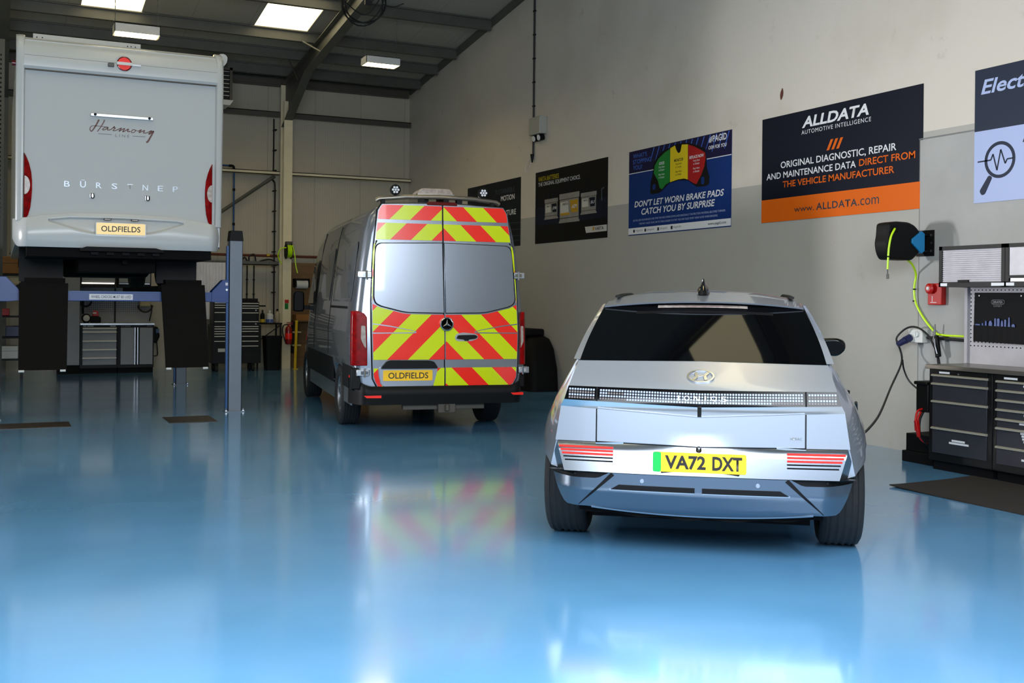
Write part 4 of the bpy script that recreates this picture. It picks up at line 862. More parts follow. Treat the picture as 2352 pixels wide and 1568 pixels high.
        stroke([(650, 800), (560, 820), (490, 890), (560, 895), (670, 820), (640, 880), (670, 905), (760, 880)], 26, 30)
        stroke([(760, 880), (870, 780), (840, 830), (900, 830), (820, 915), (880, 920), (960, 890)], 26, 26)
        stroke([(960, 890), (1090, 830), (1010, 940), (1190, 840), (1130, 960), (1310, 860), (1280, 940), (1380, 940)], 28, 32)
        stroke([(1520, 880), (1440, 890), (1410, 970), (1480, 975), (1540, 920), (1520, 890), (1620, 930)], 28, 20)
        stroke([(1620, 930), (1730, 880), (1650, 980), (1830, 900), (1790, 985), (1900, 985)], 28, 30)
        stroke([(1900, 985), (2060, 905), (1970, 1010), (2010, 1010), (2120, 925), (2030, 1110), (1950, 1260), (1890, 1310)], 26, 64)
        b.build('script_lettering', 'brown', t, flat=True)
    script()
    text('line_lettering', 'LINE', 'greyink', t, (0, Y0, 0), (1, 0, 0), (0, 0, 1), 1.287, 3.333, 0.155, 0.034, spacing=1.6, lift=0.003)
    b = MB(); q = Plane((0, Y0, 0), (1, 0, 0), (0, 0, 1)); q.rect(b, 1.02, 3.337, 1.168, 3.343, 0, 0.003); q.rect(b, 1.40, 3.337, 1.545, 3.343, 0, 0.003); b.build('line_rule', 'greyink', t, flat=True)
    # roof carrier strip with holes and rolled awning on the right edge
    rs = MB().box((0.33, Y0 + 0.45, 4.40), (1.53, Y0 + 0.49, 4.525)).build('roof_strip', 'white', t)
    b = MB()
    for x in (0.37, 0.43, 1.38, 1.42, 1.47): b.cyl((x, Y0 + 0.445, 4.485), (x, Y0 + 0.452, 4.485), 0.007, 8)
    b.build('strip_holes', 'blackmatt', rs)
    MB().prism(roundpoly([(X1 - 0.01, 4.29), (X1 + 0.02, 4.28), (X1 + 0.095, 4.36), (X1 + 0.105, 4.44), (X1 + 0.06, 4.475), (X1 - 0.01, 4.46)], 0.03), 'y', Y0 + 0.25, Y0 + 4.2).build('awning', 'white', t)
    MB().cyl((X0 - 0.05, Y0 + 0.05, 4.08), (X0 - 0.01, Y0 + 0.05, 4.08), 0.03, 12).build('side_marker', 'darkred', t)
    # chassis: dark floor, axles, tanks, wheels standing on the runways
    MB().box((X0 + 0.12, Y0 - 0.02, 1.90), (X1 - 0.12, Y0 + L - 0.3, 2.06)).box((0.85, Y0 + 0.4, 1.74), (1.72, Y0 + 1.4, 1.92)).box((0.95, Y0 + 1.6, 1.78), (1.05, Y0 + 5.8, 1.93)).box((1.55, Y0 + 1.6, 1.78), (1.65, Y0 + 5.8, 1.93)).build('chassis', 'under', t)
    MB().prism([(0.80, 1.70), (1.75, 1.70), (1.82, 1.8), (1.80, 1.92), (0.74, 1.92), (0.74, 1.76)], 'y', Y0 + 1.5, Y0 + 2.6).build('tank', 'under', t, bevel=0.02)
    MB().cyl((0.3, Y0 + 2.05, 1.92), (2.3, Y0 + 2.05, 1.92), 0.06, 12).build('axle', 'under', t)
    MB().cyl((1.35, Y0 + 0.2, 1.86), (1.35, Y0 + 1.6, 1.86), 0.03, 10).build('exhaust', 'under', t)
    for x in (0.46, 2.06):
        MB().box((x - 0.25, Y0 + 1.02, 1.62), (x + 0.25, Y0 + 1.05, 2.05)).build('mud_flap', 'rubber', t)
        for y in (Y0 + 2.05, Y0 + 5.5):
            w = MB().lathe([(0.19, -0.11), (0.30, -0.115), (0.335, -0.09), (0.34, 0.0), (0.335, 0.09), (0.30, 0.115), (0.19, 0.11)], (x, y, 1.928), (1, 0, 0), 36, closed=True).build('tyre', 'rubber', t)
            MB().lathe([(0.19, -0.08), (0.19, 0.08), (0.1, 0.05), (0.05, 0.06)], (x, y, 1.928), (1, 0, 0), 24).build('wheel_rim', 'steel', w)
    rebase(t)
motorhome()
def wheel(parent, x, y, r, w, side, rim_r, spokes, rim_mat='alu', name='wheel'):
    """road wheel as one part: tyre with grooved tread, rim with spokes; side = +1 outer face to +x"""
    hw = w / 2
    g = [(-0.62, 0.016), (-0.30, 0.026), (0.02, 0.026), (0.34, 0.026), (0.62, 0.016)]
    prof = [(rim_r, -hw * 0.8), (rim_r + 0.02, -hw * 0.95), (r * 0.9, -hw), (r * 0.975, -hw * 0.88)]
    prof += [(r * 0.99, -hw * 0.75)]
    for p, gw in g:
        prof += [(r, hw * p - gw / 2 - 0.003), (r - 0.008, hw * p - gw / 4), (r - 0.008, hw * p + gw / 4), (r, hw * p + gw / 2 + 0.003)]
    prof += [(r * 0.99, hw * 0.75), (r * 0.975, hw * 0.88), (r * 0.9, hw), (rim_r + 0.02, hw * 0.95), (rim_r, hw * 0.8)]
    t = MB().lathe(prof, (x, y, r), (1, 0, 0), 56, closed=True).build('tyre', 'rubber', parent, ang=50)
    b = MB().lathe([(rim_r, hw * 0.8), (rim_r - 0.015, hw * 0.72), (rim_r - 0.02, -hw * 0.7), (rim_r, -hw * 0.8)], (x, y, r), (side, 0, 0), 40, closed=True)
    b.cyl((x - side * hw * 0.3, y, r), (x + side * hw * 0.62, y, r), rim_r * 0.26, 20)
    for i in range(spokes):
        a = 2 * PI * i / spokes; c, s_ = math.cos(a), math.sin(a); n = len(b.v)
        b.box((-0.02, -0.028, rim_r * 0.15), (0.012, 0.028, rim_r * 0.97))
        b.xf(Matrix.Translation((x + side * hw * 0.55, y, r)) @ Matrix.Rotation(a, 4, 'X'), n)
    b.build('wheel_rim', rim_mat, t)
    MB().cyl((x - side * hw * 0.2, y, r), (x - side * hw * 0.1, y, r), rim_r * 0.8, 28).build('brake_disc', 'steel_dark', t)
    return t

# ------------------------------------------------------------------ silver panel van with chevrons
def van():
    t = thing('panel_van', 'silver panel van with red and yellow chevron rear doors, parked by the wall posters', 'van', (4.29, 10.82, 0), math.radians(-8.5))
    XS = 0.045                      # middle seam, slightly right of the body's origin
    def lean(z): return -0.012 + 0.045 * max(0.0, z - 0.9)
    halves = [(0.46, 0.90), (0.70, 0.945), (0.78, 0.955), (1.10, 0.955), (1.14, 0.948), (1.40, 0.925), (1.85, 0.875), (2.15, 0.83), (2.33, 0.785), (2.43, 0.70), (2.485, 0.52), (2.505, 0.25), (2.51, 0.0)]
    def ring(y, ins=0.0, zcap=9.0, wsc=1.0, zsc=None, z0=None):
        R_ = []
        for z, x in halves:
            zz = z if zsc is None else 0.46 + (z - 0.46) * zsc
            if z0 is not None and z == 0.46: zz = z0
            dz = ins * max(0, (z - 2.1) / 0.4)
            R_.append((max(0.0, x * wsc - ins * (1 if z < 2.4 else 0.6)), zz - dz))
        pts = [(XS * 0.3 + x, y + (lean(z) if y < 0.4 else 0), z) for x, z in R_] + [(XS * 0.3 - x, y + (lean(z) if y < 0.4 else 0), z) for x, z in reversed(R_[:-1])]
        return pts
    # wheel arches: sill line lifted around the axles
    st = [(0.0, 0.075, None), (0.02, 0.04, None), (0.06, 0.012, None), (0.12, 0.0, None), (0.55, 0.0, None), (0.80, 0.0, None), (0.84, 0.0, 0.60), (0.98, 0.0, 0.74), (1.2, 0.0, 0.78), (1.42, 0.0, 0.74), (1.56, 0.0, 0.60), (1.60, 0.0, None), (2.4, 0.0, None), (3.4, 0.0, None)]
    rings = [ring(y, i, z0=z) for y, i, z in st]
    for y, zs, ws in ((4.15, 0.985, 0.995), (4.40, 0.95, 0.99), (4.75, 0.72, 0.97), (5.05, 0.46, 0.95), (5.45, 0.36, 0.91), (5.65, 0.26, 0.80)): rings.append(ring(y, 0, wsc=ws, zsc=zs))
    MB().loft(rings).build('body_shell', 'vansilver', t, ang=32)
    # black side cladding, sill and door furniture on the left side, mirrored on the right
    for sx in (-1, 1):
        x = lambda d: XS * 0.3 + sx * d
        def strip(name, m, y0, y1, z0, z1, d, th=0.02, parent=t):
            return MB().loft([[(x(d), y, z0), (x(d + th), y, z0 + 0.01), (x(d + th), y, z1 - 0.01), (x(d), y, z1)] for y in (y0, y1)]).build(name, m, parent)
        strip('side_cladding', 'black', 1.63, 4.30, 0.46, 0.76, 0.935); strip('side_cladding', 'black', 0.10, 0.78, 0.48, 0.74, 0.935)
        strip('sill', 'vansilver', 1.63, 4.25, 0.26, 0.46, 0.905); strip('sill', 'vansilver', 0.30, 0.78, 0.30, 0.50, 0.915)
        strip('slide_rail', 'black', 0.62, 2.0, 1.335, 1.37, 0.925, 0.012)
        strip('door_seam', 'blackmatt', 2.03, 2.045, 0.76, 2.28, 0.855, 0.0) if False else None
        for yy in (2.04, 3.55):
            b = MB(); b.loft([[(x(dx + 0.004), yy, z), (x(dx + 0.004), yy + 0.012, z), (x(dx - 0.02), yy + 0.012, z), (x(dx - 0.02), yy, z)] for z, dx in halves[2:9]]); b.build('door_seam', 'blackmatt', t)
        for y0, y1 in ((0.35, 1.9), (2.15, 3.45)):   # pressed blind window frames
            b = MB(); pts = [(y0, 1.42), (y1, 1.42), (y1, 2.08), (y0, 2.08)]
            def pt(y, z, o):
                dx = 0.925 - (z - 1.40) * 0.112; return (x(dx + o), y, z)
            b.loft([[pt(y, z, 0.004) for y, z in rrect(y0, 1.42, y1, 2.08, 0.08)], [pt(y, z, 0.010) for y, z in rrect(y0 + 0.03, 1.45, y1 - 0.03, 2.05, 0.07)]]); b.build('blind_window', 'vansilver', t)
        cw = [(3.66, 1.36), (4.52, 1.36), (4.40, 1.62), (4.22, 1.95), (3.66, 1.98)]
        MB().loft([[pt(y, z, 0.003) for y, z in roundpoly(cw, 0.06)], [pt(y, z, 0.009) for y, z in roundpoly([(4.05 + (y - 4.05) * .97, 1.66 + (z - 1.66) * .96) for y, z in cw], 0.06)]]).build('cab_window', 'glass', t)
        mp = MB().prism(roundpoly([(0.03, 1.25), (0.185, 1.25), (0.185, 1.54), (0.06, 1.56), (0.03, 1.50)], 0.045), 'y', 4.55, 4.68).xf(Matrix.Translation((x(0.97) if sx > 0 else x(0.97) - 0.2, 0, 0))).build('door_mirror', 'black', t, bevel=0.02)
        MB().box((x(0.9) - 0.08, 4.58, 1.28), (x(0.9) + 0.08, 4.64, 1.34)).build('mirror_arm', 'black', mp)
        strip('side_marker', 'redrefl', 0.22, 0.26, 0.60, 0.64, 0.948, 0.012)
    # rear doors
    OUTL = [(-0.66, 2.465), (-0.705, 2.395), (-0.728, 2.21), (-0.752, 2.02), (-0.775, 1.75), (-0.792, 1.43), (-0.797, 1.11), (-0.788, 0.80), (-0.780, 0.61), (-0.735, 0.525), (-0.665, 0.505), (-0.03, 0.50), (-0.03, 2.49)]
    def side_x(z, s):   # outer edge of a door at height z
        o = sorted([(zz, xx) for xx, zz in OUTL[:11]])
        for (za, xa), (zb, xb) in zip(o[:-1], o[1:]):
            if za <= z <= zb: return xa + (xb - xa) * (z - za) / (zb - za)
        return o[0][1] if z < o[0][0] else o[-1][1]
    def sk(z): return 0.0
    def put(pts, s, y0, y1, name, m, parent, **k):
        """plate on the rear face; pts are left-hand (x<0), mirrored about the seam for s=+1"""
        b = MB(); q = [((x if s < 0 else -x) * (1.0 if s < 0 else 1.035) + XS * (0.35 + 0.65 * min(1, max(0, (2.3 - z) / 1.2))), z) for x, z in pts]
        if s > 0: q = q[::-1]
        n = len(q); vs = [(x, lean(z) + y0, z) for x, z in q] + [(x, lean(z) + y1, z) for x, z in q]
        b.add(vs, [tuple(range(n)), tuple(range(2 * n - 1, n - 1, -1))] + [(i, (i + 1) % n, n + (i + 1) % n, n + i) for i in range(n)])
        return b.build(name, m, parent, **k)
    def band(z0, z1, xin, m=0.013, e0=0.0):
        """outline between two heights: outer edge follows the door"""
        zs = [z0 + (z1 - z0) * i / 6 for i in range(7)]
        return [(side_x(z, -1) + m, z) for z in zs] + [(xin, z1), (xin, z0)]
    for s in (-1, 1):
        d = put([(x if x < -0.1 else -0.004, z) for x, z in OUTL], s, -0.02, 0.05, 'rear_door', 'vansilver', t, bevel=0.006)
        put([(x * 1.012 if x < -0.1 else 0.0, z + (0.006 if z > 2.3 else -0.006 if z < 0.6 else 0)) for x, z in OUTL], s, -0.006, 0.02, 'door_seal', 'blackmatt', d)
        XI = -0.008
        put(roundpoly(band(2.30, 2.455, XI), 0.015), s, -0.024, -0.018, 'reflective_panel', 'chevtop', d)
        put(roundpoly(band(2.085, 2.262, XI), 0.012), s, -0.024, -0.018, 'reflective_panel', 'chevtop', d)
        # blank window panel with dark outline
        win = [(-0.03 + 0.022, 2.065), (-0.695, 2.048), (-0.735, 2.02), (-0.752, 1.95), (-0.772, 1.46), (-0.755, 1.405), (-0.70, 1.375), (-0.46, 1.315), (-0.38, 1.307), (-0.008, 1.302)]
        wp = roundpoly(win, [0, 0.05, 0.05, 0.05, 0.05, 0.03, 0.05, 0.05, 0.02, 0])
        put(wp, s, -0.023, -0.017, 'window_outline', 'blackmatt', d)
        put([(x * 0.985 - 0.002, 1.69 + (z - 1.69) * 0.985) for x, z in wp], s, -0.03, -0.02, 'blank_window', 'vansilver', d, bevel=0.004)
        # side slivers beside the window
        put([(side_x(z, -1) + 0.013, z) for z in (1.42, 1.6, 1.8, 1.95, 2.05, 2.072)] + [(-0.71, 2.072), (-0.752, 2.03), (-0.765, 1.95), (-0.783, 1.5), (-0.780, 1.42)], s, -0.0235, -0.018, 'reflective_panel', 'chevyellow', d)
        for za, zb in ((1.675, 1.75), (1.415, 1.455)): put([(side_x(za, -1) + 0.013, za), (side_x(zb, -1) + 0.013, zb), (-0.772, zb + 0.03), (-0.776, za + 0.02)], s, -0.0242, -0.018, 'reflective_patch', 'chevred', d)
        zz = [0.81 + (1.40 - 0.81) * i / 8 for i in range(9)]
        put([(side_x(z, -1) + 0.013, z) for z in zz] + [(-0.765, 1.395), (-0.70, 1.362), (-0.46, 1.302), (-0.38, 1.293), (XI, 1.288), (XI, 0.81)], s, -0.0235, -0.018, 'reflective_panel', 'chevlow', d)
        # pressed swage lines, left uncovered by the film
        put([(-0.785, 1.196), (-0.60, 1.172), (-0.38, 1.128), (-0.32, 1.112), (-0.315, 1.098), (-0.33, 1.09), (-0.79, 1.086), (-0.79, 1.098), (-0.34, 1.101), (-0.33, 1.108), (-0.385, 1.122), (-0.60, 1.160), (-0.785, 1.184)], s, -0.0245, -0.018, 'swage_line', 'vansilver', d)
        if s > 0:
            put(roundpoly(band(0.515, 0.722, XI), [0.06] + [0] * 5 + [0.02, 0, 0]), s, -0.0235, -0.018, 'reflective_panel', 'chevlow', d)
        else:
            put([(side_x(z, -1) + 0.013, z) for z in (0.53, 0.58, 0.64, 0.72)] + [(-0.725, 0.72), (-0.722, 0.66), (-0.700, 0.56), (-0.665, 0.522), (-0.66, 0.515), (-0.70, 0.515)], s, -0.0235, -0.018, 'reflective_panel', 'chevlow', d)
            put([(-0.115, 0.72), (-0.095, 0.66), (-0.13, 0.525), (-0.65, 0.522), (-0.65, 0.508), (XI, 0.508), (XI, 0.72)], s, -0.0235, -0.018, 'reflective_panel', 'chevlow', d)
            # plate recess: black top moulding and white-silver tray
            put(roundpoly([(-0.705, 0.72), (-0.64, 0.795), (-0.60, 0.805), (-0.17, 0.80), (-0.13, 0.79), (-0.085, 0.72)], 0.02), s, -0.075, -0.015, 'plate_moulding', 'black', d, bevel=0.008)
            put(roundpoly([(-0.712, 0.735), (-0.705, 0.62), (-0.685, 0.55), (-0.65, 0.525), (-0.14, 0.525), (-0.115, 0.58), (-0.085, 0.70), (-0.09, 0.735)], 0.02), s, -0.026, -0.016, 'plate_tray', 'silver', d)
            x0 = -0.672; pl = Plane((x0 + XS, -0.042, 0.588), (1, 0, 0), (0, 0, 1))
            b = MB(); pl.poly(b, rrect(0, 0, 0.532, 0.112, 0.012), -0.016, 0.004); npl = b.build('number_plate', 'plate', d)
            text('plate_lettering', 'OLDFIELDS', 'ink', npl, pl.O, pl.R, pl.U, 0.27, 0.055, 0.43, 0.064, lift=0.006, bold=0.012)
    # badge, handle, hinges
    bd = MB().lathe([(0.074, 0), (0.074, 0.018), (0.064, 0.024), (0.058, 0.016)], (XS + 0.012, -0.034, 1.19), (0, -1, 0), 40).build('badge', 'chrome', t)
    MB().lathe([(0.062, 0), (0.060, 0.004)], (XS + 0.012, -0.048, 1.19), (0, -1, 0), 32).build('badge_face', 'blackgloss', bd)
    b = MB()
    for k in range(3):
        a = PI / 2 + k * 2 * PI / 3; c, q = math.cos(a), math.sin(a)
        P_ = lambda r, o: (XS + 0.012 + c * r - q * o, -0.055, 1.19 + q * r + c * o)
        b.add([P_(0.058, 0), P_(0, 0.011), P_(0, -0.011), tuple(Vector(P_(0.01, 0)) + Vector((0, -0.006, 0)))], [(0, 1, 3), (0, 3, 2), (0, 2, 1), (1, 2, 3)])
    b.build('badge_star', 'chrome', bd, flat=True)
    hr = MB().prism(roundpoly([(0.155, 1.02), (0.185, 1.005), (0.33, 1.005), (0.40, 1.03), (0.41, 1.055), (0.385, 1.085), (0.24, 1.10), (0.17, 1.085), (0.15, 1.05)], 0.025), 'y', -0.03, -0.006).build('handle_recess', 'alu', t)
    MB().prism(roundpoly([(0.165, 1.035), (0.255, 1.025), (0.255, 1.012), (0.30, 1.012), (0.30, 1.025), (0.38, 1.035), (0.40, 1.055), (0.37, 1.075), (0.18, 1.07)], 0.012), 'y', -0.062, -0.028).build('handle_grip', 'black', hr, bevel=0.01)
    for x0, x1, z in ((-0.90, -0.755, 1.708), (-0.91, -0.775, 0.675), (0.815, 0.935, 1.72), (0.865, 0.985, 0.69)):
        h = MB().box((x0, lean(z) - 0.045, z - 0.032), (x1, lean(z) + 0.06, z + 0.036)).build('hinge', 'alu', t, bevel=0.006)
        xm = x0 + (x1 - x0) * (0.62 if x0 < 0 else 0.38); MB().cyl((xm, lean(z) - 0.05, z - 0.045), (xm, lean(z) - 0.05, z + 0.045), 0.012, 10).box((xm - 0.04, lean(z) - 0.052, z - 0.016), (xm + 0.04, lean(z) - 0.045, z + 0.02)).build('hinge_pin', 'chrome', h)
    # tail lights wrapping the corner
    for s in (-1, 1):
        o = 0.0 if s < 0 else 0.0
        zz = [0.75, 0.80, 1.0, 1.15, 1.26, 1.30, 1.325]; rings = []
        for z in zz:
            xi = 0.795 + 0.012 * (z - 0.75) if s < 0 else 0.885; xo = 0.955 - 0.02 * max(0, z - 1.1)
            xi = min(xi + (0.10 * max(0, (z - 1.29) / 0.035) if s < 0 else 0.02 * max(0, (z - 1.29) / 0.035)), xo - 0.01)
            rings.append([(s * xi, lean(z) + 0.03, z), (s * xi, lean(z) - 0.022, z), (s * (xi + (xo - xi) * 0.7), lean(z) - 0.02, z), (s * xo, lean(z) + 0.01, z), (s * (xo + 0.006), lean(z) + 0.09, z), (s * (xo - 0.03), lean(z) + 0.10, z)])
        tl = MB().loft(rings).build('tail_light', 'red', t, bevel=0.006)
        put(roundpoly([(-0.905, 1.17), (-0.862, 1.17), (-0.855, 0.93), (-0.875, 0.955), (-0.91, 1.03)], 0.012), s, -0.030, -0.012, 'clear_lens', 'clearlens', tl) if s < 0 else put(roundpoly([(-0.848, 1.17), (-0.820, 1.17), (-0.818, 0.93), (-0.848, 1.0)], 0.01), s, -0.030, -0.012, 'clear_lens', 'clearlens', tl)
    # bumper
    def bump(u, v):
        x = -0.955 + 1.91 * u; d = abs(u - 0.5) * 2; z = 0.335 + (0.53 - 0.335) * v + (0.10 * max(0, (d - 0.80) / 0.2) ** 1.5 * v)
        y = -0.075 + 0.03 * abs(v - 0.6) + 0.30 * max(0, (d - 0.86) / 0.14) ** 2 + 0.03 * max(0, v - 0.8) * 5 * 0.6
        return (x + XS * 0.3, y, z)
    bp = MB().patch(bump, 60, 14, 0.09, (0, 1, 0)).build('rear_bumper', 'black', t, ang=50)
    for s in (-1, 1): MB().prism([(s * 0.95, 0.5), (s * 0.78, 0.5), (s * 0.80, 0.74), (s * 0.955, 0.72)], 'y', 0.0, 0.15).build('corner_pillar', 'black', t, bevel=0.01)
    for x0, x1, z in ((-0.835, -0.65, 0.425), (0.77, 0.915, 0.435)): MB().prism(roundpoly([(x0, z + 0.012), (x0 + 0.03, z - 0.012), (x1, z - 0.014), (x1, z + 0.014)], 0.006), 'y', -0.082 if x0 < 0 else -0.075, -0.03).build('reflector', 'redrefl', bp)
    # tow bar, floor, exhaust
    tb = MB().box((-0.40, 0.02, 0.27), (0.50, 0.10, 0.33)).box((-0.03, -0.05, 0.24), (0.16, 0.06, 0.36)).build('tow_bar', 'steel_dark', t, bevel=0.006); MB().cyl((0.06, -0.09, 0.27), (0.06, -0.09, 0.33), 0.025, 14).build('tow_ball', 'steel_dark', tb)
    MB().box((-0.80, 0.10, 0.36), (0.83, 5.3, 0.50)).box((-0.3, 1.7, 0.24), (0.5, 2.6, 0.4)).cyl((-0.75, 1.2, 0.33), (0.8, 1.2, 0.33), 0.05, 10).build('underbody', 'under', t)
    # roof bar with lamps, strobe bar and high brake light
    rb = MB().tube([(-0.67, 0.26, 2.515), (-0.64, 0.25, 2.535), (-0.35, 0.24, 2.565), (0.04, 0.24, 2.575), (0.42, 0.24, 2.565), (0.68, 0.25, 2.535), (0.71, 0.26, 2.515)], 0.026, 12).build('roof_bar', 'worktop', t)
    for x in (-0.6, 0.62): MB().box((x - 0.02, 0.20, 2.44), (x + 0.02, 0.28, 2.53)).build('bar_foot', 'black', rb)
    for x in (-0.17, 0.10, 0.25): MB().box((x - 0.03, 0.22, 2.49), (x + 0.03, 0.30, 2.56)).build('bar_bracket', 'black', rb)
    for x in (-0.465, 0.52):
        lm = MB().lathe([(0.045, 0.05), (0.056, 0.035), (0.058, 0.0), (0.05, -0.005)], (x, 0.22, 2.635), (0, 1, 0), 28).build('work_lamp', 'black', t)
        MB().lathe([(0.047, 0.0), (0.045, 0.004)], (x, 0.215, 2.635), (0, -1, 0), 24).build('lamp_face', 'blackmatt', lm)
        b = MB()
        for i in range(7):
            a = 2 * PI * i / 6; r = 0.029 if i < 6 else 0; b.cyl((x + r * math.cos(a), 0.212, 2.635 + r * math.sin(a)), (x + r * math.cos(a), 0.206, 2.635 + r * math.sin(a)), 0.0125, 10)
        b.build('lamp_leds', 'paper', lm); MB().box((x - 0.012, 0.23, 2.56), (x + 0.012, 0.25, 2.60)).build('lamp_stem', 'black', lm)
    sb = MB().prism(roundpoly([(-0.20, 2.60), (0.19, 2.60), (0.19, 2.635), (0.15, 2.672), (-0.16, 2.672), (-0.20, 2.635)], 0.02), 'y', 0.28, 0.62).build('strobe_bar', 'clearlens', t, bevel=0.012)
    MB().box((-0.21, 0.27, 2.592), (0.20, 0.63, 2.612)).build('strobe_base', 'worktop', sb)
    for x in (-0.11, 0.10): MB().box((x - 0.03, 0.30, 2.50), (x + 0.03, 0.6, 2.6)).build('strobe_leg', 'black', sb)
    MB().prism(roundpoly([(-0.155, 2.465), (0.175, 2.465), (0.18, 2.48), (0.155, 2.503), (-0.135, 2.503), (-0.16, 2.485)], 0.01), 'y', 0.03, 0.12).build('high_brake_light', 'darkred', t, bevel=0.005)
    for sx in (-1, 1):
        for y in (1.2, 4.72): wheel(t, sx * 0.83 + XS * 0.3, y, 0.345, 0.22, sx, 0.215, 5, 'alu')
van()
# ------------------------------------------------------------------ silver electric hatchback
def hatchback():
    t = thing('hatchback_car', 'silver electric hatchback with pixel tail lights, parked in the foreground', 'car', (3.966, 5.578, 0), math.radians(-36.5))
    # body: half sections (x, z), sill to roof centre
    S = []
    def st(y, *p): S.append((y, p))
    st(-0.66, (.80, .50), (.845, .515), (.815, .66), (.785, .862), (.742, .935), (.735, .945), (.40, .955), (0, .955))
    st(-0.56, (.83, .50), (.875, .53), (.855, .67), (.815, .865), (.735, 1.0), (.70, 1.012), (.40, 1.03), (0, 1.03))
    st(-0.48, (.85, .50), (.90, .54), (.885, .675), (.835, .868), (.735, 1.07), (.70, 1.075), (.40, 1.085), (0, 1.09))
    st(-0.40, (.87, .50), (.925, .55), (.91, .68), (.85, .87), (.742, 1.085), (.70, 1.13), (.40, 1.15), (0, 1.155))
    st(-0.36, (.88, .52), (.935, .56), (.92, .68), (.862, .87), (.75, 1.09), (.695, 1.16), (.39, 1.185), (0, 1.19))
    st(-0.24, (.90, .63), (.955, .64), (.945, .70), (.885, .868), (.762, 1.095), (.655, 1.255), (.38, 1.28), (0, 1.285))
    st(-0.10, (.91, .68), (.965, .685), (.955, .74), (.90, .868), (.772, 1.092), (.620, 1.365), (.37, 1.39), (0, 1.395))
    st(0.03, (.91, .69), (.966, .695), (.957, .745), (.903, .868), (.775, 1.09), (.590, 1.44), (.35, 1.472), (0, 1.482))
    st(0.22, (.91, .64), (.966, .65), (.955, .71), (.903, .868), (.78, 1.085), (.565, 1.478), (.34, 1.514), (0, 1.525))
    st(0.36, (.90, .52), (.958, .54), (.95, .68), (.90, .868), (.785, 1.08), (.555, 1.488), (.34, 1.525), (0, 1.537))
    st(0.42, (.86, .28), (.945, .36), (.945, .66), (.90, .868), (.785, 1.08), (.552, 1.49), (.34, 1.528), (0, 1.540))
    st(1.20, (.85, .22), (.915, .32), (.925, .64), (.90, .86), (.80, 1.06), (.555, 1.495), (.34, 1.538), (0, 1.55))
    st(1.90, (.85, .22), (.915, .32), (.925, .64), (.90, .855), (.80, 1.04), (.56, 1.46), (.35, 1.505), (0, 1.515))
    st(2.50, (.86, .26), (.93, .36), (.935, .64), (.90, .84), (.79, 1.0), (.62, 1.20), (.38, 1.235), (0, 1.245))
    st(2.56, (.89, .52), (.95, .54), (.945, .68), (.895, .83), (.785, .985), (.66, 1.12), (.39, 1.16), (0, 1.17))
    st(2.93, (.90, .69), (.96, .70), (.945, .74), (.88, .82), (.77, .93), (.68, .985), (.40, 1.02), (0, 1.03))
    st(3.30, (.88, .52), (.93, .54), (.925, .66), (.85, .77), (.74, .86), (.66, .90), (.40, .92), (0, .925))
    st(3.40, (.80, .26), (.90, .36), (.90, .60), (.83, .74), (.72, .83), (.65, .87), (.40, .89), (0, .895))
    st(3.68, (.66, .24), (.74, .34), (.76, .58), (.74, .70), (.66, .77), (.60, .80), (.40, .815), (0, .82))
    MB().loft([[(x, y, z) for x, z in p] + [(-x, y, z) for x, z in reversed(p[:-1])] for y, p in S]).build('body_shell', 'silver', t, ang=28)
    def bw(x): return 0.075 * x * x                                    # plan bow of the tail
    def base(z):
        k = [(0.22, -0.62), (0.255, -0.700), (0.30, -0.752), (0.40, -0.798), (0.50, -0.80), (0.655, -0.765), (0.66, -0.742), (0.86, -0.730), (0.90, -0.732), (0.975, -0.695), (1.118, -0.50), (1.43, -0.115), (1.47, -0.06)]
        for (a, ya), (b, yb) in zip(k[:-1], k[1:]):
            if z <= b: return ya + (yb - ya) * max(0, z - a) / (b - a)
        return k[-1][1]
    def wrap(x): return .16 * max(0, (abs(x) / .84 - .80) / .20) ** 1.6
    def Y(x, z, o=0.0): return base(z) + bw(x) + o + (wrap(x) if z < .5015 else 0)
    def panel(name, m, xl, xr, zb, zt, o=0.0, depth=0.03, nu=24, nv=4, parent=t, **k):
        """strip of the tail between edge functions of v (left, right) and u (bottom, top)"""
        f = lambda q, a: q(a) if callable(q) else q
        def fn(u, v):
            x = f(xl, v) + (f(xr, v) - f(xl, v)) * u; z = f(zb, x) + (f(zt, x) - f(zb, x)) * v
            return (x, Y(x, z, o), z)
        return MB().patch(fn, nu, nv, depth, (0, 1, 0)).build(name, m, parent, **k)
    ab = abs
    vee = lambda a, c, e=0.77: (lambda x: c + (a - c) * min(1, ab(x) / e))
    lerp = lambda a, b: (lambda v: a + (b - a) * v)
    # tailgate: sloping lid, lower panel; body coloured quarters beside it
    tg = panel('tailgate', 'silver', lerp(-.574, -.574), lerp(.574, .574), lambda x: .657 + .008 * min(1, ab(x) / .5), vee(.856, .822, .6), -0.012, 0.05, bevel=0.004)
    panel('tailgate_lid', 'silver', lerp(-.745, -.712), lerp(.745, .712), vee(.974, .968), vee(1.110, 1.120, .7), -0.012, 0.03, nv=8, parent=tg)
    for s in (-1, 1):
        if s < 0: panel('rear_quarter', 'silver', lerp(-.814, -.785), lerp(-.580, -.580), .664, vee(.860, .822), -0.008, 0.09, nu=8)
        else: panel('rear_quarter', 'silver', lerp(.580, .580), lerp(.814, .785), .664, vee(.860, .822), -0.008, 0.09, nu=8)
    for x in (-.577, .577): panel('panel_gap', 'blackmatt', x - .004, x + .004, .664, .972, -0.002, 0.02, nu=1, nv=6)
    # rear window with black surround, brake light, lip spoiler
    xe = lambda v: .705 - .10 * v - .012 * math.sin(PI * v) * -1
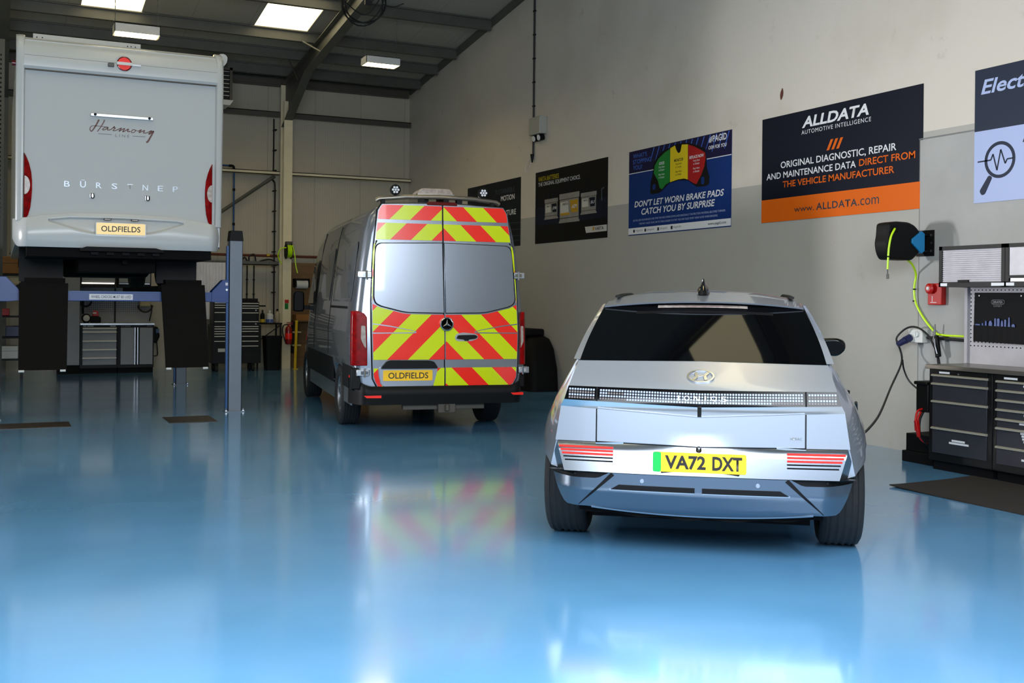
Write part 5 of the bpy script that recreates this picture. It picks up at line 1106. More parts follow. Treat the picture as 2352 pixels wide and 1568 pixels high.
    gl = panel('rear_window', 'glass', lambda v: -xe(v), xe, vee(1.112, 1.121, .7), lambda x: 1.452 - .034 * (ab(x) / .6) ** 2.2, -0.014, 0.02, nu=28, nv=14)
    def brk(u, v):
        x = -.27 + .54 * u; z = 1.428 + .016 * v - .005 * (x / .27) ** 2; return (x, Y(x, z, -0.020), z)
    for s in (-1, 1):   # body coloured pillars either side of the glass
        def pil(u, v):
            z = 1.115 + .33 * v; x = xe(v) - .006 + (.052 - .03 * v) * u; return (s * x, Y(x, z, -0.004) + .05 * u, z)
        MB().patch(pil, 3, 14, 0.10, (0, 1, 0)).build('rear_pillar', 'silver', t)
    bl = MB().patch(brk, 12, 1, 0.008, (0, 1, 0)).build('high_brake_light', 'clearlens', gl)
    MB().patch(lambda u, v: (-.262 + .524 * u, Y(-.262 + .524 * u, 1.436, -0.0215), 1.434 - .005 * ((u - .5) * 2) ** 2 + .004 * v), 12, 1, 0.004, (0, 1, 0)).build('brake_light_bar', 'darkred', bl)
    panel('window_shade', 'blackmatt', -.40, .42, lambda x: 1.395 - .01 * (x / .4) ** 2, lambda x: 1.410 - .01 * (x / .4) ** 2, -0.0150, 0.003, nu=14, nv=1, parent=gl)
    MB().loft([[(x, Y(x, 1.43) - 0.05 + 0.02 * (x / .6) ** 2, 1.456 - .034 * (ab(x) / .6) ** 2.2), (x, Y(x, 1.43) - 0.056 + 0.02 * (x / .6) ** 2, 1.464 - .034 * (ab(x) / .6) ** 2.2), (x, 0.10, 1.515 - .055 * (ab(x) / .6) ** 2), (x, 0.10, 1.44 - .05 * (ab(x) / .6) ** 2)] for x in [-.60 + 1.2 * i / 20 for i in range(21)]]).build('roof_spoiler', 'silver', t, ang=25)
    for s in (-1, 1):
        MB().tube([(s * .545, 0.12, 1.492), (s * .548, 0.5, 1.503), (s * .55, 1.2, 1.512), (s * .555, 1.8, 1.485)], 0.016, 8, flat=0.6).build('roof_rail', 'black', t)
    MB().loft([[(0.0 + r * math.cos(a), 0.09 + l + 1.8 * r * math.sin(a), z) for a in [2 * PI * i / 16 for i in range(16)]] for r, l, z in ((.042, 0, 1.505), (.040, 0, 1.535), (.030, 0.005, 1.553), (.015, 0.0, 1.570), (.009, -0.01, 1.590), (.007, -0.015, 1.604), (.003, -0.018, 1.608))]).build('roof_aerial', 'blackgloss', t)
    # full width light bar with pixel squares
    lb = panel('light_bar', 'lightbar', lerp(-.765, -.745), lerp(.765, .745), vee(.899, .876), vee(.974, .966), -0.016, 0.05, nu=40)
    for x in (-.577, .577): panel('light_gap', 'blackmatt', x - .004, x + .004, .895, .972, -0.0205, 0.01, nu=1, nv=4, parent=lb)
    rng = random.Random(11)
    def pix(c0, n, sec):
        b = MB(); bd = MB(); p = 0.0154; q = 0.0052
        for i in range(n):
            for r in range(4):
                x = c0 + (i + .5) * p; zc = vee(.937, .926)(x) + (1.5 - r) * 0.0152 - 0.002
                dim = (r == 3 and (sec != 1 or i < 10 or i > n - 12)) or (r == 1 and (sec != 1 or 2 < i < 9)) 
                o = -0.0175
                (bd if dim else b).add([(x - q, Y(x, zc - q, o), zc - q), (x + q, Y(x, zc - q, o), zc - q), (x + q, Y(x, zc + q, o), zc + q), (x - q, Y(x, zc + q, o), zc + q)], [(0, 1, 2, 3)])
        o1 = b.build('pixel_lenses', 'pixel', lb, flat=True); o2 = bd.build('pixel_lenses', 'pixeldim', lb, flat=True); o1['kind'] = 'stuff'; o2['kind'] = 'stuff'
    pix(-.742, 10, 0); pix(-.562, 73, 1); pix(.588, 10, 2)
    for x, ch in ((-.115, 'I'), (-.070, 'O'), (-.015, 'N'), (.032, 'I'), (.078, 'Q'), (.132, '5')):
        text('model_lettering', ch, 'paper', lb, (0, Y(x, .925, -0.021), 0), (1, 0, 0), (0, 0, 1), x, .9245, .009 if ch == 'I' else .033, .031, bold=0.012)
    # bright strip under the light bar, with the black centre piece
    stp = panel('chrome_strip', 'chrome', lerp(-.787, -.767), lerp(.787, .767), vee(.860, .821), vee(.899, .876), -0.010, 0.05, nu=40)
    panel('strip_edge', 'silver', -.57, .57, vee(.855, .820, .6), vee(.861, .827, .6), -0.016, 0.02, nu=40, nv=1, parent=stp)
    MB().box((-.010, Y(0, .85) - 0.02, .822), (.012, Y(0, .85) + 0.02, .880)).build('centre_piece', 'blackgloss', t, bevel=0.002)
    # oval badge with slanted letter
    pl = Plane((0.004, Y(0, 1.04, -0.019), 1.040), (1, 0, 0), Vector((0, 0.80, 0.6)).normalized()); b = MB(); n = 40
    pl.ring(b, 0, 0, 0.047, 0.054, -0.004, 0.005, 48, ru=1.42); pl.poly(b, [(-.050, -.032), (-.034, -.036), (-.014, -.004), (-.022, .034), (-.038, .030), (-.030, -.002)], -0.002, 0.004); pl.poly(b, [(.050, .032), (.034, .036), (.014, .004), (.022, -.034), (.038, -.030), (.030, .002)], -0.002, 0.004); pl.poly(b, [(-.024, -.010), (.022, .002), (.024, .010), (-.022, -.002)], -0.002, 0.004)
    b.build('badge', 'chrome', t)
    text('drive_lettering', 'HTRAC', 'chrome', tg, (0, Y(.525, .718, -0.016) - .042, 0), Vector((1, 0.08, 0)).normalized(), (0, 0, 1), .526, .718, .062, .013, bold=0.012)
    # satin plate panel with faceted corners
    ppn = panel('plate_panel', 'satin', lerp(-.752, -.802), lerp(.752, .802), .502, lambda x: .655 + .006 * min(1, ab(x) / .5), -0.012, 0.04, nu=32, nv=6)
    for s in (-1, 1):
        a, b_, c, d = (s * .802, Y(.802, .660, -0.012), .661), (s * .752, Y(.752, .50, -0.012), .500), (s * .842, -0.62, .502), (s * .846, -0.62, .535)
        MB().add([a, b_, c, d, (s * .80, -0.6, .66), (s * .75, -0.6, .50)], [(0, 1, 2, 3), (0, 3, 4), (1, 5, 2), (0, 4, 5, 1), (2, 5, 4, 3)]).build('corner_facet', 'satin', ppn, flat=True)
        for i in range(5):
            z = .636 - i * .0185; xo = s * (.786 - i * .009); xi = s * .475; m = 'redrefl' if i < 3 else 'blackmatt'; h = .0055 if i < 3 else .0035
            b = MB(); b.patch(lambda u, v: (xi + (xo - xi) * u, Y(xi + (xo - xi) * u, z, -0.016), z - h + 2 * h * v), 10, 1, 0.006, (0, 1, 0)); b.build('light_strip', m, ppn)
        b = MB(); b.patch(lambda u, v: (s * (.42 + .157 * u), Y(.5, .66, -0.02), .655 + .012 * v * (1 - .5 * u)), 2, 1, 0.01, (0, 1, 0)); b.build('lower_lip', 'chrome', ppn)
    pl = Plane((-.250, Y(0, .575, -0.020), .521), (1, 0, 0), (0, 0, 1)); b = MB(); pl.poly(b, rrect(0, 0, .508, .108, .010), -0.012, 0.004); npl = b.build('number_plate', 'plate', t)
    b = MB(); pl.poly(b, rrect(0.0, 0.0, .045, .108, .009), 0.001, 0.0052); lab(b.build('green_flash', 'green', npl), 'green end band of the yellow plate')
    text('plate_lettering', 'VA72', 'ink', npl, pl.O, pl.R, pl.U, .178, .055, .222, .076, lift=0.0065, bold=0.028); text('plate_lettering', 'DXT', 'ink', npl, pl.O, pl.R, pl.U, .405, .055, .160, .076, lift=0.0065, bold=0.028)
    b = MB(); pl.poly(b, [(.050, -.014), (.465, -.014), (.475, 0.002), (.042, 0.002)], -0.010, 0.003); b.build('plate_lip', 'black', npl); text('lip_lettering', 'Marshall.co.uk', 'paper', npl, pl.O, pl.R, pl.U, .255, -.006, .12, .009, lift=0.0045)
    MB().lathe([(.017, 0), (.016, .016), (.008, .022)], (0.0, Y(0, .65) - 0.005, .648), (0, -1, -.3), 20).build('rear_camera', 'blackgloss', t)
    # dark band, bumper with slanted slots
    panel('bumper_band', 'black', lerp(-.845, -.855), lerp(.845, .855), .462, .502, 0.012, 0.05, nu=30, nv=2)
    def bump(u, v):
        d = abs(u - .5) * 2; e = max(0, (d - .80) / .2); xo = .745 + (.838 - .745) * v ** .6
        x = (u - .5) * 2 * xo; zt = .466 + .032 * min(1, max(0, (.56 - ab(x)) / .06)); zb = .262 + .036 * min(1, (ab(x) / .62)) ** 2
        z = zb + (zt - zb) * v; y = base(z) + bw(x) - 0.006 + wrap(x)
        return (x, y, z)
    bp = MB().patch(bump, 64, 14, 0.05, (0, 1, 0)).build('rear_bumper', 'bumper', t, ang=32)
    for s in (-1, 1):
        def diag(u, v):
            x = .474 + .20 * u + (v - .5) * .016 * (1.1 - u); z = .494 - .190 * u + (v - .5) * .014 * (1.1 - u); return (s * x, Y(x, z, -0.010), z)
        MB().patch(diag, 10, 1, 0.008, (0, 1, 0)).build('slot_line', 'black', bp)
        def slot(u, v):
            x = .020 + (.485 - .045 * v - .020) * u; z = .408 + .028 * v; return (s * x, Y(x, z, -0.010), z)
        MB().patch(slot, 10, 1, 0.006, (0, 1, 0)).build('slot', 'black', bp)
        MB().patch(lambda u, v: (s * (.022 + .47 * u), Y(.022 + .47 * u, .405, -0.0115), .4035 + .004 * v), 10, 1, 0.004, (0, 1, 0)).build('slot_trim', 'chrome', bp)
        MB().lathe([(.012, 0), (.011, .004)], (s * .315 + .005, Y(.315, .462, -0.006), .462), (0, -1, 0), 16).build('parking_sensor', 'silver', bp); MB().lathe([(.009, 0), (.008, .003)], (s * .69, Y(.69, .483, 0.010), .483), (0, -1, 0), 12).build('parking_sensor', 'black', bp)
    panel('bumper_lip', 'silver', -.60, .62, lambda x: .256 + .036 * min(1, ab(x) / .62) ** 2, lambda x: .266 + .036 * min(1, ab(x) / .62) ** 2, -0.009, 0.02, nu=30, nv=1, parent=bp)
    MB().loft([[(x, -0.69 + .1 * x * x, .262 + .036 * min(1, ab(x) / .62) ** 2 - .002), (x, -0.69 + .1 * x * x, .238 + .05 * x * x + .006 * math.sin(x * 23)), (x, -0.30, .22), (x, -0.30, .26)] for x in [-.68 + 1.36 * i / 24 for i in range(25)]]).build('under_tray', 'under', t)
    MB().box((-.62, -0.5, .20), (.62, 3.4, .34)).cyl((-.8, 0, .34), (.8, 0, .34), .05, 10).build('underbody', 'under', t)
    # side windows (dark), mirrors, door handles, charge flap
    for s in (-1, 1):
        b = MB(); b.loft([[(s * (xa + .004), y, za), (s * (xb + .012), y, zb), (s * (xb - .03), y, zb), (s * (xa - .03), y, za)] for y, xa, za, xb, zb in ((-0.05, .755, 1.12, .655, 1.32), (0.42, .765, 1.11, .60, 1.42), (1.2, .775, 1.095, .60, 1.43), (1.9, .78, 1.075, .605, 1.40), (2.35, .78, 1.04, .68, 1.20))]); b.build('side_window', 'glass', t)
        mh = MB().prism(roundpoly([(0, 1.06), (.13, 1.045), (.19, 1.10), (.185, 1.165), (.13, 1.19), (.0, 1.185)], .035), 'y', 1.86, 1.98).xf(Matrix.Translation((.87 if s > 0 else -.87 - .19, 0, 0)) if s > 0 else Matrix.Translation((-.82, 0, -.03)) @ Matrix.Scale(-1, 4, (1, 0, 0))).build('door_mirror', 'blackgloss', t, bevel=0.02, seg=3)
        MB().prism(roundpoly([(.03, 1.075), (.125, 1.062), (.17, 1.10), (.165, 1.15), (.12, 1.17), (.03, 1.165)], .025), 'y', 1.852, 1.862).xf(Matrix.Translation((.87, 0, 0)) if s > 0 else Matrix.Translation((-.82, 0, -.03)) @ Matrix.Scale(-1, 4, (1, 0, 0))).build('mirror_glass', 'glass', mh)
        MB().box((s * .84 - .06, 1.88, 1.07), (s * .84 + .06, 1.95, 1.10)).build('mirror_arm', 'black', mh)
        for y in (0.62, 1.62): MB().box((s * .925 - .03, y, .86), (s * .925 + .03, y + .18, .885)).build('door_handle', 'blackgloss', t, bevel=0.005)
        for y in (0.42, 1.45): b = MB(); b.loft([[(s * (x + .003), y, z), (s * (x + .003), y + .008, z), (s * (x - .02), y + .008, z), (s * (x - .02), y, z)] for z, x in ((.36, .94), (.66, .938), (.868, .905), (1.07, .79))]); b.build('door_seam', 'blackmatt', t)
        for y in (0.0, 2.93): wheel(t, s * .818, y, .345, .245, s, .235, 5, 'alu')
hatchback()
# ------------------------------------------------------------------ far end of the workshop
def back_area():
    YF = 21.45
    # workbench units under the motorhome
    t = thing('drawer_unit', 'grey drawer unit with five bright handles, far end under the motorhome', 'cabinet')
    MB().box((1.355, YF + 0.012, 0.10), (2.01, 21.95, 0.90)).build('carcass', 'cabblack', t); MB().box((1.36, YF + 0.04, 0), (2.0, 21.9, 0.1)).build('plinth', 'blackmatt', t)
    zs = [0.84, 0.77, 0.60, 0.44, 0.285, 0.15]
    for a, b in zip(zs[:-1], zs[1:]):
        d = MB().box((1.40, YF, b + 0.01), (1.985, YF + 0.014, a - 0.005)).build('drawer', 'mgrey', t); MB().box((1.395, YF - 0.02, a - 0.012), (1.99, YF + 0.005, a + 0.012)).build('handle', 'brightbar', d, bevel=0.004)
    for x, w in ((1.405, 0.055), (1.475, 0.11), (1.875, 0.10)): MB().box((x, YF - 0.002, 0.872), (x + w, YF + 0.012, 0.888)).build('label_sticker', 'paper', t)
    rebase(t)
    t = thing('door_cabinet', 'grey two door cabinet beside the drawer unit, far end under the motorhome', 'cabinet')
    MB().box((2.015, YF + 0.012, 0.10), (2.66, 21.95, 0.90)).build('carcass', 'cabblack', t); MB().box((2.02, YF + 0.04, 0), (2.65, 21.9, 0.1)).build('plinth', 'blackmatt', t)
    for x0, x1, hx in ((2.065, 2.30, 2.315), (2.405, 2.635, 2.365)):
        d = MB().box((x0, YF, 0.16), (x1, YF + 0.014, 0.85)).build('door', 'mgrey', t); MB().box((hx - 0.012, YF - 0.02, 0.155), (hx + 0.012, YF + 0.012, 0.855)).build('handle', 'alu', d, bevel=0.003)
    for x, w in ((2.07, 0.05), (2.13, 0.11), (2.53, 0.09)): MB().box((x, YF - 0.002, 0.872), (x + w, YF + 0.012, 0.888)).build('label_sticker', 'greyink', t)
    rebase(t)
    tag(MB().box((1.352, YF - 0.02, 0.90), (2.67, 22.0, 0.935)).build('worktop', 'alu', bevel=0.003), 'bright steel worktop across the grey cabinets under the motorhome', 'worktop')
    t = thing('tall_cabinet', 'plain tall grey cabinet left of the drawer unit under motorhome', 'cabinet')
    MB().box((1.02, YF, 0.16), (1.345, 22.0, 1.95)).build('body', 'mgrey', t, bevel=0.004); MB().box((0.98, YF + 0.02, 0.0), (1.35, 22.0, 0.16)).build('plinth', 'blackmatt', t)
    MB().box((1.022, YF - 0.004, 0.17), (1.32, YF, 1.93)).build('door', 'mgrey', t, bevel=0.002); MB().box((1.03, YF - 0.02, 0.95), (1.045, YF - 0.002, 1.15)).build('handle', 'alu', t)
    rebase(t)
    t = thing('back_pegboard', 'grey perforated board above the steel worktop under the motorhome', 'pegboard')
    MB().box((1.35, 21.98, 0.936), (2.66, 22.0, 1.60)).build('sheet', 'mgrey', t)
    b = MB()
    for c in range(28):
        for r in range(8): b.box((1.50 + c * 0.038, 21.977, 1.14 + r * 0.038), (1.512 + c * 0.038, 21.981, 1.152 + r * 0.038))
    b.build('peg_holes', 'blackmatt', t, flat=True)['kind'] = 'stuff'; MB().box((1.352, 21.94, 0.936), (1.38, 21.98, 1.6)).box((1.99, 21.97, 0.936), (2.02, 21.98, 1.6)).build('upright', 'cabblack', t)
    rebase(t)
    for x0, x1, lb, m in ((1.365, 1.985, 'grey wall cupboard with bright handle strip above the red charger', 'stripglow'), (2.02, 2.62, 'grey wall cupboard with dull handle strip, right one under the motorhome', 'alu')):
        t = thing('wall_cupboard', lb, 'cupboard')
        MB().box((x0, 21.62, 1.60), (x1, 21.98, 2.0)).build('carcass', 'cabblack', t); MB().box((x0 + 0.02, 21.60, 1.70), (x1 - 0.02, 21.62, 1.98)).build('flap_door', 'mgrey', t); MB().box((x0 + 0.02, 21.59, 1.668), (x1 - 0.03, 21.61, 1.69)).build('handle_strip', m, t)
        rebase(t)
    t = thing('battery_charger', 'small red and black charger standing on the far steel worktop', 'charger')
    MB().prism([(1.54, 0.936), (1.72, 0.936), (1.72, 1.04), (1.68, 1.06), (1.54, 1.06)], 'y', 21.55, 21.7).build('base', 'black', t, bevel=0.008); c = MB().prism(roundpoly([(1.57, 1.06), (1.69, 1.06), (1.67, 1.16), (1.59, 1.17)], 0.02), 'y', 21.56, 21.68).build('red_top', 'redplastic', t, bevel=0.01); MB().box((1.58, 21.552, 1.11), (1.64, 21.56, 1.135)).build('label_sticker', 'paper', c)
    rebase(t)
    t = thing('clamp_light', 'round lamp with pale spoked face on the far steel worktop, left of red charger', 'lamp')
    MB().lathe([(0.07, 0.0), (0.085, -0.05), (0.05, -0.10)], (1.47, 21.6, 1.025), (0, -1, 0), 24).build('shade', 'black', t); MB().lathe([(0.06, 0.0), (0.055, 0.008), (0.02, 0.02)], (1.47, 21.597, 1.025), (0, -1, 0), 20).build('face', 'whitematt', t); MB().cyl((1.47, 21.64, 0.936), (1.47, 21.64, 0.96), 0.05, 16).build('foot', 'black', t)
    rebase(t)
    t = thing('cable_loop', 'loop of black cable hanging on the far grey perforated board, left', 'cable'); MB().tube([(1.48 + 0.10 * math.cos(a), 21.95, 1.34 + 0.10 * math.sin(a)) for a in [PI + PI * i / 14 * 1.15 for i in range(15)]], 0.016, 8).build('cable', 'cord', t); MB().box((1.41, 21.93, 1.10), (1.45, 21.97, 1.36)).build('hanger', 'black', t); rebase(t)
    t = thing('wall_hose_reel', 'pale disc reel with black hose loop on the far perforated board, right', 'hose reel')
    MB().box((2.44, 21.90, 1.24), (2.66, 21.97, 1.42)).build('body', 'beige', t, bevel=0.03); MB().tube([(2.55 + 0.13 * math.cos(a), 21.9, 1.27 + 0.13 * math.sin(a)) for a in [PI * 1.0 + PI * i / 14 for i in range(15)]], 0.017, 8).tube(smooth_path([(2.66, 21.9, 1.28), (2.67, 21.92, 1.15), (2.63, 21.93, 0.96)]), 0.012, 6).build('hose', 'cord', t); rebase(t)
    t = thing('hanging_grinder', 'black hand tool hung on pale wall right of the grey two door cabinet', 'tool')
    MB().prism(roundpoly([(2.70, 0.86), (2.84, 0.84), (2.88, 0.66), (2.82, 0.52), (2.74, 0.54), (2.71, 0.70)], 0.03), 'y', 22.3, 22.445).build('body', 'black', t, bevel=0.02); MB().box((2.80, 22.29, 0.72), (2.86, 22.31, 0.80)).build('blue_panel', 'bluepipe', t); MB().tube(smooth_path([(2.83, 22.4, 0.54), (2.85, 22.42, 0.35), (2.84, 22.42, 0.27), (2.72, 22.42, 0.26)]), 0.010, 6).build('cable', 'cord', t); rebase(t)
    # black roller tool chest behind the post
    t = thing('roller_tool_chest', 'tall black roller tool chest with thin bright handles, behind the grey lift post', 'tool chest')
    MB().box((3.70, 21.22, 0.16), (4.64, 21.72, 0.90)).build('lower_chest', 'cabblack', t, bevel=0.006); MB().box((3.73, 21.24, 0.90), (4.60, 21.68, 1.36)).build('upper_chest', 'cabblack', t, bevel=0.006); MB().box((3.95, 21.26, 1.36), (4.58, 21.66, 1.42)).build('lid', 'black', t, bevel=0.008); MB().box((4.60, 21.3, 1.26), (4.74, 21.36, 1.29)).build('side_handle', 'black', t)
    for x0, x1, zz in ((3.74, 4.10, (1.33, 1.285, 1.24, 1.145, 0.97, 0.875, 0.83, 0.78, 0.735, 0.685, 0.59)), (4.16, 4.58, (1.325, 1.275, 1.23, 1.14, 0.97, 0.875, 0.83, 0.78, 0.685, 0.59, 0.495))):
        for i, z in enumerate(zz):
            zn = zz[i + 1] if i + 1 < len(zz) else z - 0.12
            d = MB().box((x0, 21.21, zn + 0.012), (x1, 21.225, z - 0.008)).build('drawer', 'cabblack', t); MB().box((x0, 21.196, z - 0.007), (x1, 21.214, z + 0.006)).build('handle', 'brightbar', d)
    for z in (1.19, 0.925): MB().cyl((4.53, 21.205, z), (4.53, 21.2, z), 0.016, 12).build('lock', 'alu', t)
    st = MB().box((3.81, 21.2, 0.385), (4.07, 21.212, 0.45)).build('label_sticker', 'battlight', t)
    for x in (3.80, 4.5):
        for y in (21.3, 21.65): MB().cyl((x - 0.025, y, 0.07), (x + 0.025, y, 0.07), 0.07, 16).box((x - 0.03, y - 0.03, 0.1), (x + 0.03, y + 0.03, 0.17)).build('castor', 'rubber', t)
    rebase(t)
    t = thing('waste_bin', 'black waste bin standing between tool chest and cream column', 'bin')
    MB().loft([[(x, y, z) for x, y in rrect(4.74 + i, 21.3 + i, 5.08 - i, 21.62 - i, 0.05)] for z, i in ((0.0, 0.03), (0.62, 0.0), (0.66, -0.01), (0.68, -0.01), (0.68, 0.02), (0.30, 0.03))]).build('bin_body', 'black', t); rebase(t)
    t = thing('side_bench', 'small dark bench with bottles, behind the black waste bin', 'bench')
    MB().box((4.66, 21.75, 0.90), (5.18, 22.2, 0.93)).build('top', 'black', t)
    for x in (4.69, 5.15):
        for y in (21.78, 22.17): MB().box((x - 0.015, y - 0.015, 0), (x + 0.015, y + 0.015, 0.90)).build('leg', 'cabblack', t)
    MB().tube([(4.69, 21.8, 0.55), (5.15, 21.8, 0.88)], 0.012, 6).build('brace', 'cabblack', t); rebase(t)
    def bottle(name, x, y, r, h, m, label, cap='black', nz=0.02, low=None):
        t = thing(name, label, 'bottle', (x, y, 0.932), 0, 'bottles on the small bench')
        MB().lathe([(r * .9, 0), (r, 0.01), (r, h * .62), (r * .75, h * .72), (nz, h * .78), (nz, h * .86)], (0, 0, 0), (0, 0, 1), 20).build('body', m, t)
        if low: MB().lathe([(r * 1.005, 0.008), (r * 1.01, 0.01), (r * 1.01, h * .28), (r * 1.005, h * .285)], (0, 0, 0), (0, 0, 1), 20).build('label_band', low, t)
        MB().lathe([(nz * 1.3, h * .86), (nz * 1.3, h * .95), (nz * .7, h)], (0, 0, 0), (0, 0, 1), 14).build('cap', cap, t)
    bottle('spray_bottle', 4.80, 21.85, 0.045, 0.26, 'black', 'dark bottle with yellow band, leftmost on the small bench', 'cord', 0.015, 'yellow')
    bottle('jerrycan', 4.95, 21.86, 0.075, 0.25, 'bottle', 'white can with blue fluid, middle of the small bench', 'bottle', 0.02, 'bluefluid')
    bottle('trigger_bottle', 5.10, 21.85, 0.05, 0.28, 'tan', 'tan trigger bottle with dark head, rightmost on the small bench', 'black', 0.018)
    # pale ribbed sheet, tray and pipes
    t = MB(); t.patch(lambda u, v: (3.42 + 0.66 * u, 21.96 + 0.018 * math.sin(u * 11 * 2 * PI), 1.0 + 1.13 * v), 132, 1, 0.004, (0, 1, 0)); tag(t.build('ribbed_sheet', 'curtain'), 'pale ribbed plastic sheet hanging behind the motorhome, left of the grey post', 'sheet')
    t = thing('cable_tray', 'grey cable tray along the far wall at the height of the yellow hose', 'cable tray'); MB().box((3.35, 22.0, 2.10), (5.15, 22.2, 2.115)).box((3.35, 22.0, 2.10), (5.15, 22.01, 2.175)).box((3.35, 22.19, 2.10), (5.15, 22.2, 2.175)).build('tray', 'steel', t)
    for x in (3.5, 4.3, 5.1): MB().box((x, 22.05, 2.085), (x + 0.03, 22.44, 2.10)).build('bracket', 'steel', t)
    rebase(t)
    t = thing('cable_bundle', 'loops of black cable lying on the grey cable tray', 'cable')
    MB().tube(smooth_path([(4.40, 22.1, 2.14), (4.48, 22.1, 2.25), (4.56, 22.1, 2.14), (4.58, 22.1, 2.28), (4.68, 22.1, 2.31), (4.72, 22.1, 2.16), (4.85, 22.1, 2.20), (5.0, 22.1, 2.22), (5.14, 22.1, 2.16)]), 0.016, 8).build('cable', 'cord', t); rebase(t)
    t = thing('gas_pipe', 'red brown pipe with yellow bands along the far wall', 'pipe'); MB().tube([(3.3, 22.34, 2.31), (6.5, 22.34, 2.30)], 0.026, 10).build('pipe', 'pipe', t)
    for x in (3.72, 4.98): MB().cyl((x, 22.34, 2.31), (x + 0.06, 22.34, 2.31), 0.028, 12).build('yellow_band', 'yellow', t)
    rebase(t)
    for k, x in enumerate((4.42, 4.60, 4.74)):
        t = thing('wall_conduit', 'thin black conduit dropping from the cable tray, ' + ('leftmost', 'middle', 'rightmost')[k] + ' of three', 'conduit', group='conduits below the cable tray')
        MB().tube([(x, 22.42, 2.10), (x, 22.42, 0.95)], 0.014, 6).build('pipe', 'cord', t)
        for z in (1.8, 1.5, 1.2): MB().box((x - 0.022, 22.40, z), (x + 0.022, 22.45, z + 0.015)).build('clip', 'black', t)
        rebase(t)
    t = thing('air_pipe', 'blue air pipe with black elbow running down the far wall', 'pipe'); MB().tube([(2.4, 22.28, 4.11), (4.24, 22.28, 4.11)], 0.018, 8).tube([(4.29, 22.28, 4.06), (4.29, 22.28, 2.2)], 0.018, 8).build('pipe', 'bluepipe', t); MB().tube(smooth_path([(4.18, 22.28, 4.11), (4.27, 22.28, 4.10), (4.29, 22.28, 4.02)]), 0.027, 8).build('elbow', 'black', t)
    for z in (3.6, 2.9): MB().cyl((4.29, 22.28, z), (4.29, 22.28, z + 0.05), 0.028, 10).build('joint', 'black', t)
    rebase(t)
    t = thing('column_conduit', 'black clipped conduit running down beside the cream column', 'conduit'); MB().tube(smooth_path([(5.12, 22.41, 5.15), (5.12, 22.41, 4.2), (5.10, 22.39, 3.9), (5.13, 22.3, 3.75), (5.13, 22.3, 3.0), (5.13, 22.3, 1.0)]), 0.016, 6).build('pipe', 'cord', t)
    for i in range(9): MB().box((5.10, 22.28, 4.9 - i * 0.42), (5.16, 22.44, 4.92 - i * 0.42)).build('clip', 'black', t)
    rebase(t)
    # on and beside the column
    t = thing('column_hose_reel', 'small reel of lime yellow hose fixed to the cream column', 'hose reel')
    MB().lathe([(0.05, -0.06), (0.16, -0.055), (0.16, -0.05), (0.06, -0.045), (0.06, 0.045), (0.16, 0.05), (0.16, 0.055), (0.05, 0.06)], (5.27, 21.66, 2.38), (1, 0, 0), 28).build('drum', 'black', t); MB().box((5.24, 21.68, 2.48), (5.36, 21.85, 2.58)).build('bracket', 'steel_dark', t)
    b = MB()
    for i in range(6): b.tube([(5.235 + 0.016 * i, 21.66 + (0.12 + 0.01 * (i % 2)) * math.cos(a), 2.38 + 0.12 * math.sin(a)) for a in [2 * PI * j / 24 for j in range(24)]], 0.010, 6, closed=True)
    b.build('wound_hose', 'hose', t)
    MB().tube(smooth_path([(5.32, 21.54, 2.50), (5.36, 21.50, 2.30), (5.38, 21.5, 2.10), (5.42, 21.5, 1.94)]), 0.012, 6).tube(smooth_path([(5.22, 21.60, 2.45), (5.10, 21.62, 2.42), (5.05, 21.62, 2.30), (5.08, 21.64, 2.2), (5.14, 21.66, 2.12)]), 0.012, 6).build('loose_hose', 'hose', t); rebase(t)
    t = thing('fire_extinguisher', 'red fire extinguisher hung on the foot of the cream column', 'extinguisher')
    MB().lathe([(0.06, 0.50), (0.07, 0.52), (0.07, 0.80), (0.055, 0.845), (0.025, 0.87), (0.022, 0.90)], (5.31, 21.75, 0.0), (0, 0, 1), 24).build('cylinder', 'exting', t); MB().tube(smooth_path([(5.29, 21.73, 0.90), (5.20, 21.72, 0.88), (5.18, 21.72, 0.75), (5.21, 21.70, 0.62), (5.24, 21.70, 0.54)]), 0.012, 6).build('hose', 'cord', t)
    MB().box((5.27, 21.74, 0.895), (5.39, 21.76, 0.915)).box((5.27, 21.74, 0.93), (5.40, 21.755, 0.945)).build('lever', 'exting', t); MB().lathe([(0.0705, 0.60), (0.0712, 0.605), (0.0712, 0.72), (0.0705, 0.725)], (5.31, 21.75, 0), (0, 0, 1), 24).build('label_band', 'redrefl', t); MB().box((5.28, 21.81, 0.6), (5.34, 21.85, 0.8)).build('bracket', 'black', t); rebase(t)
    t = thing('safety_sign', 'small red and green safety sign on the cream column', 'sign'); MB().box((5.25, 21.843, 1.33), (5.33, 21.85, 1.40)).build('red_half', 'redplastic', t); MB().box((5.25, 21.843, 1.21), (5.32, 21.85, 1.325)).build('green_half', 'pgreen', t); rebase(t)
    t = thing('yellow_post', 'slim yellow post beside the cream column, left of the van', 'post'); MB().tube([(5.41, 21.6, 0.0), (5.46, 21.7, 0.98)], 0.028, 10).build('pole', 'yellow', t); MB().box((5.37, 21.55, 0), (5.46, 21.66, 0.012)).build('foot', 'yellow', t); rebase(t)
    t = thing('paper_roll_holder', 'black wall holder with a pale paper roll, left of the van', 'paper holder'); MB().box((5.52, 22.1, 1.80), (5.82, 22.3, 1.84)).box((5.52, 22.05, 1.66), (5.54, 22.3, 1.84)).box((5.80, 22.05, 1.66), (5.82, 22.3, 1.84)).build('frame', 'black', t); MB().cyl((5.55, 22.15, 1.72), (5.79, 22.15, 1.72), 0.09, 20).build('paper_roll', 'bottle', t); rebase(t)
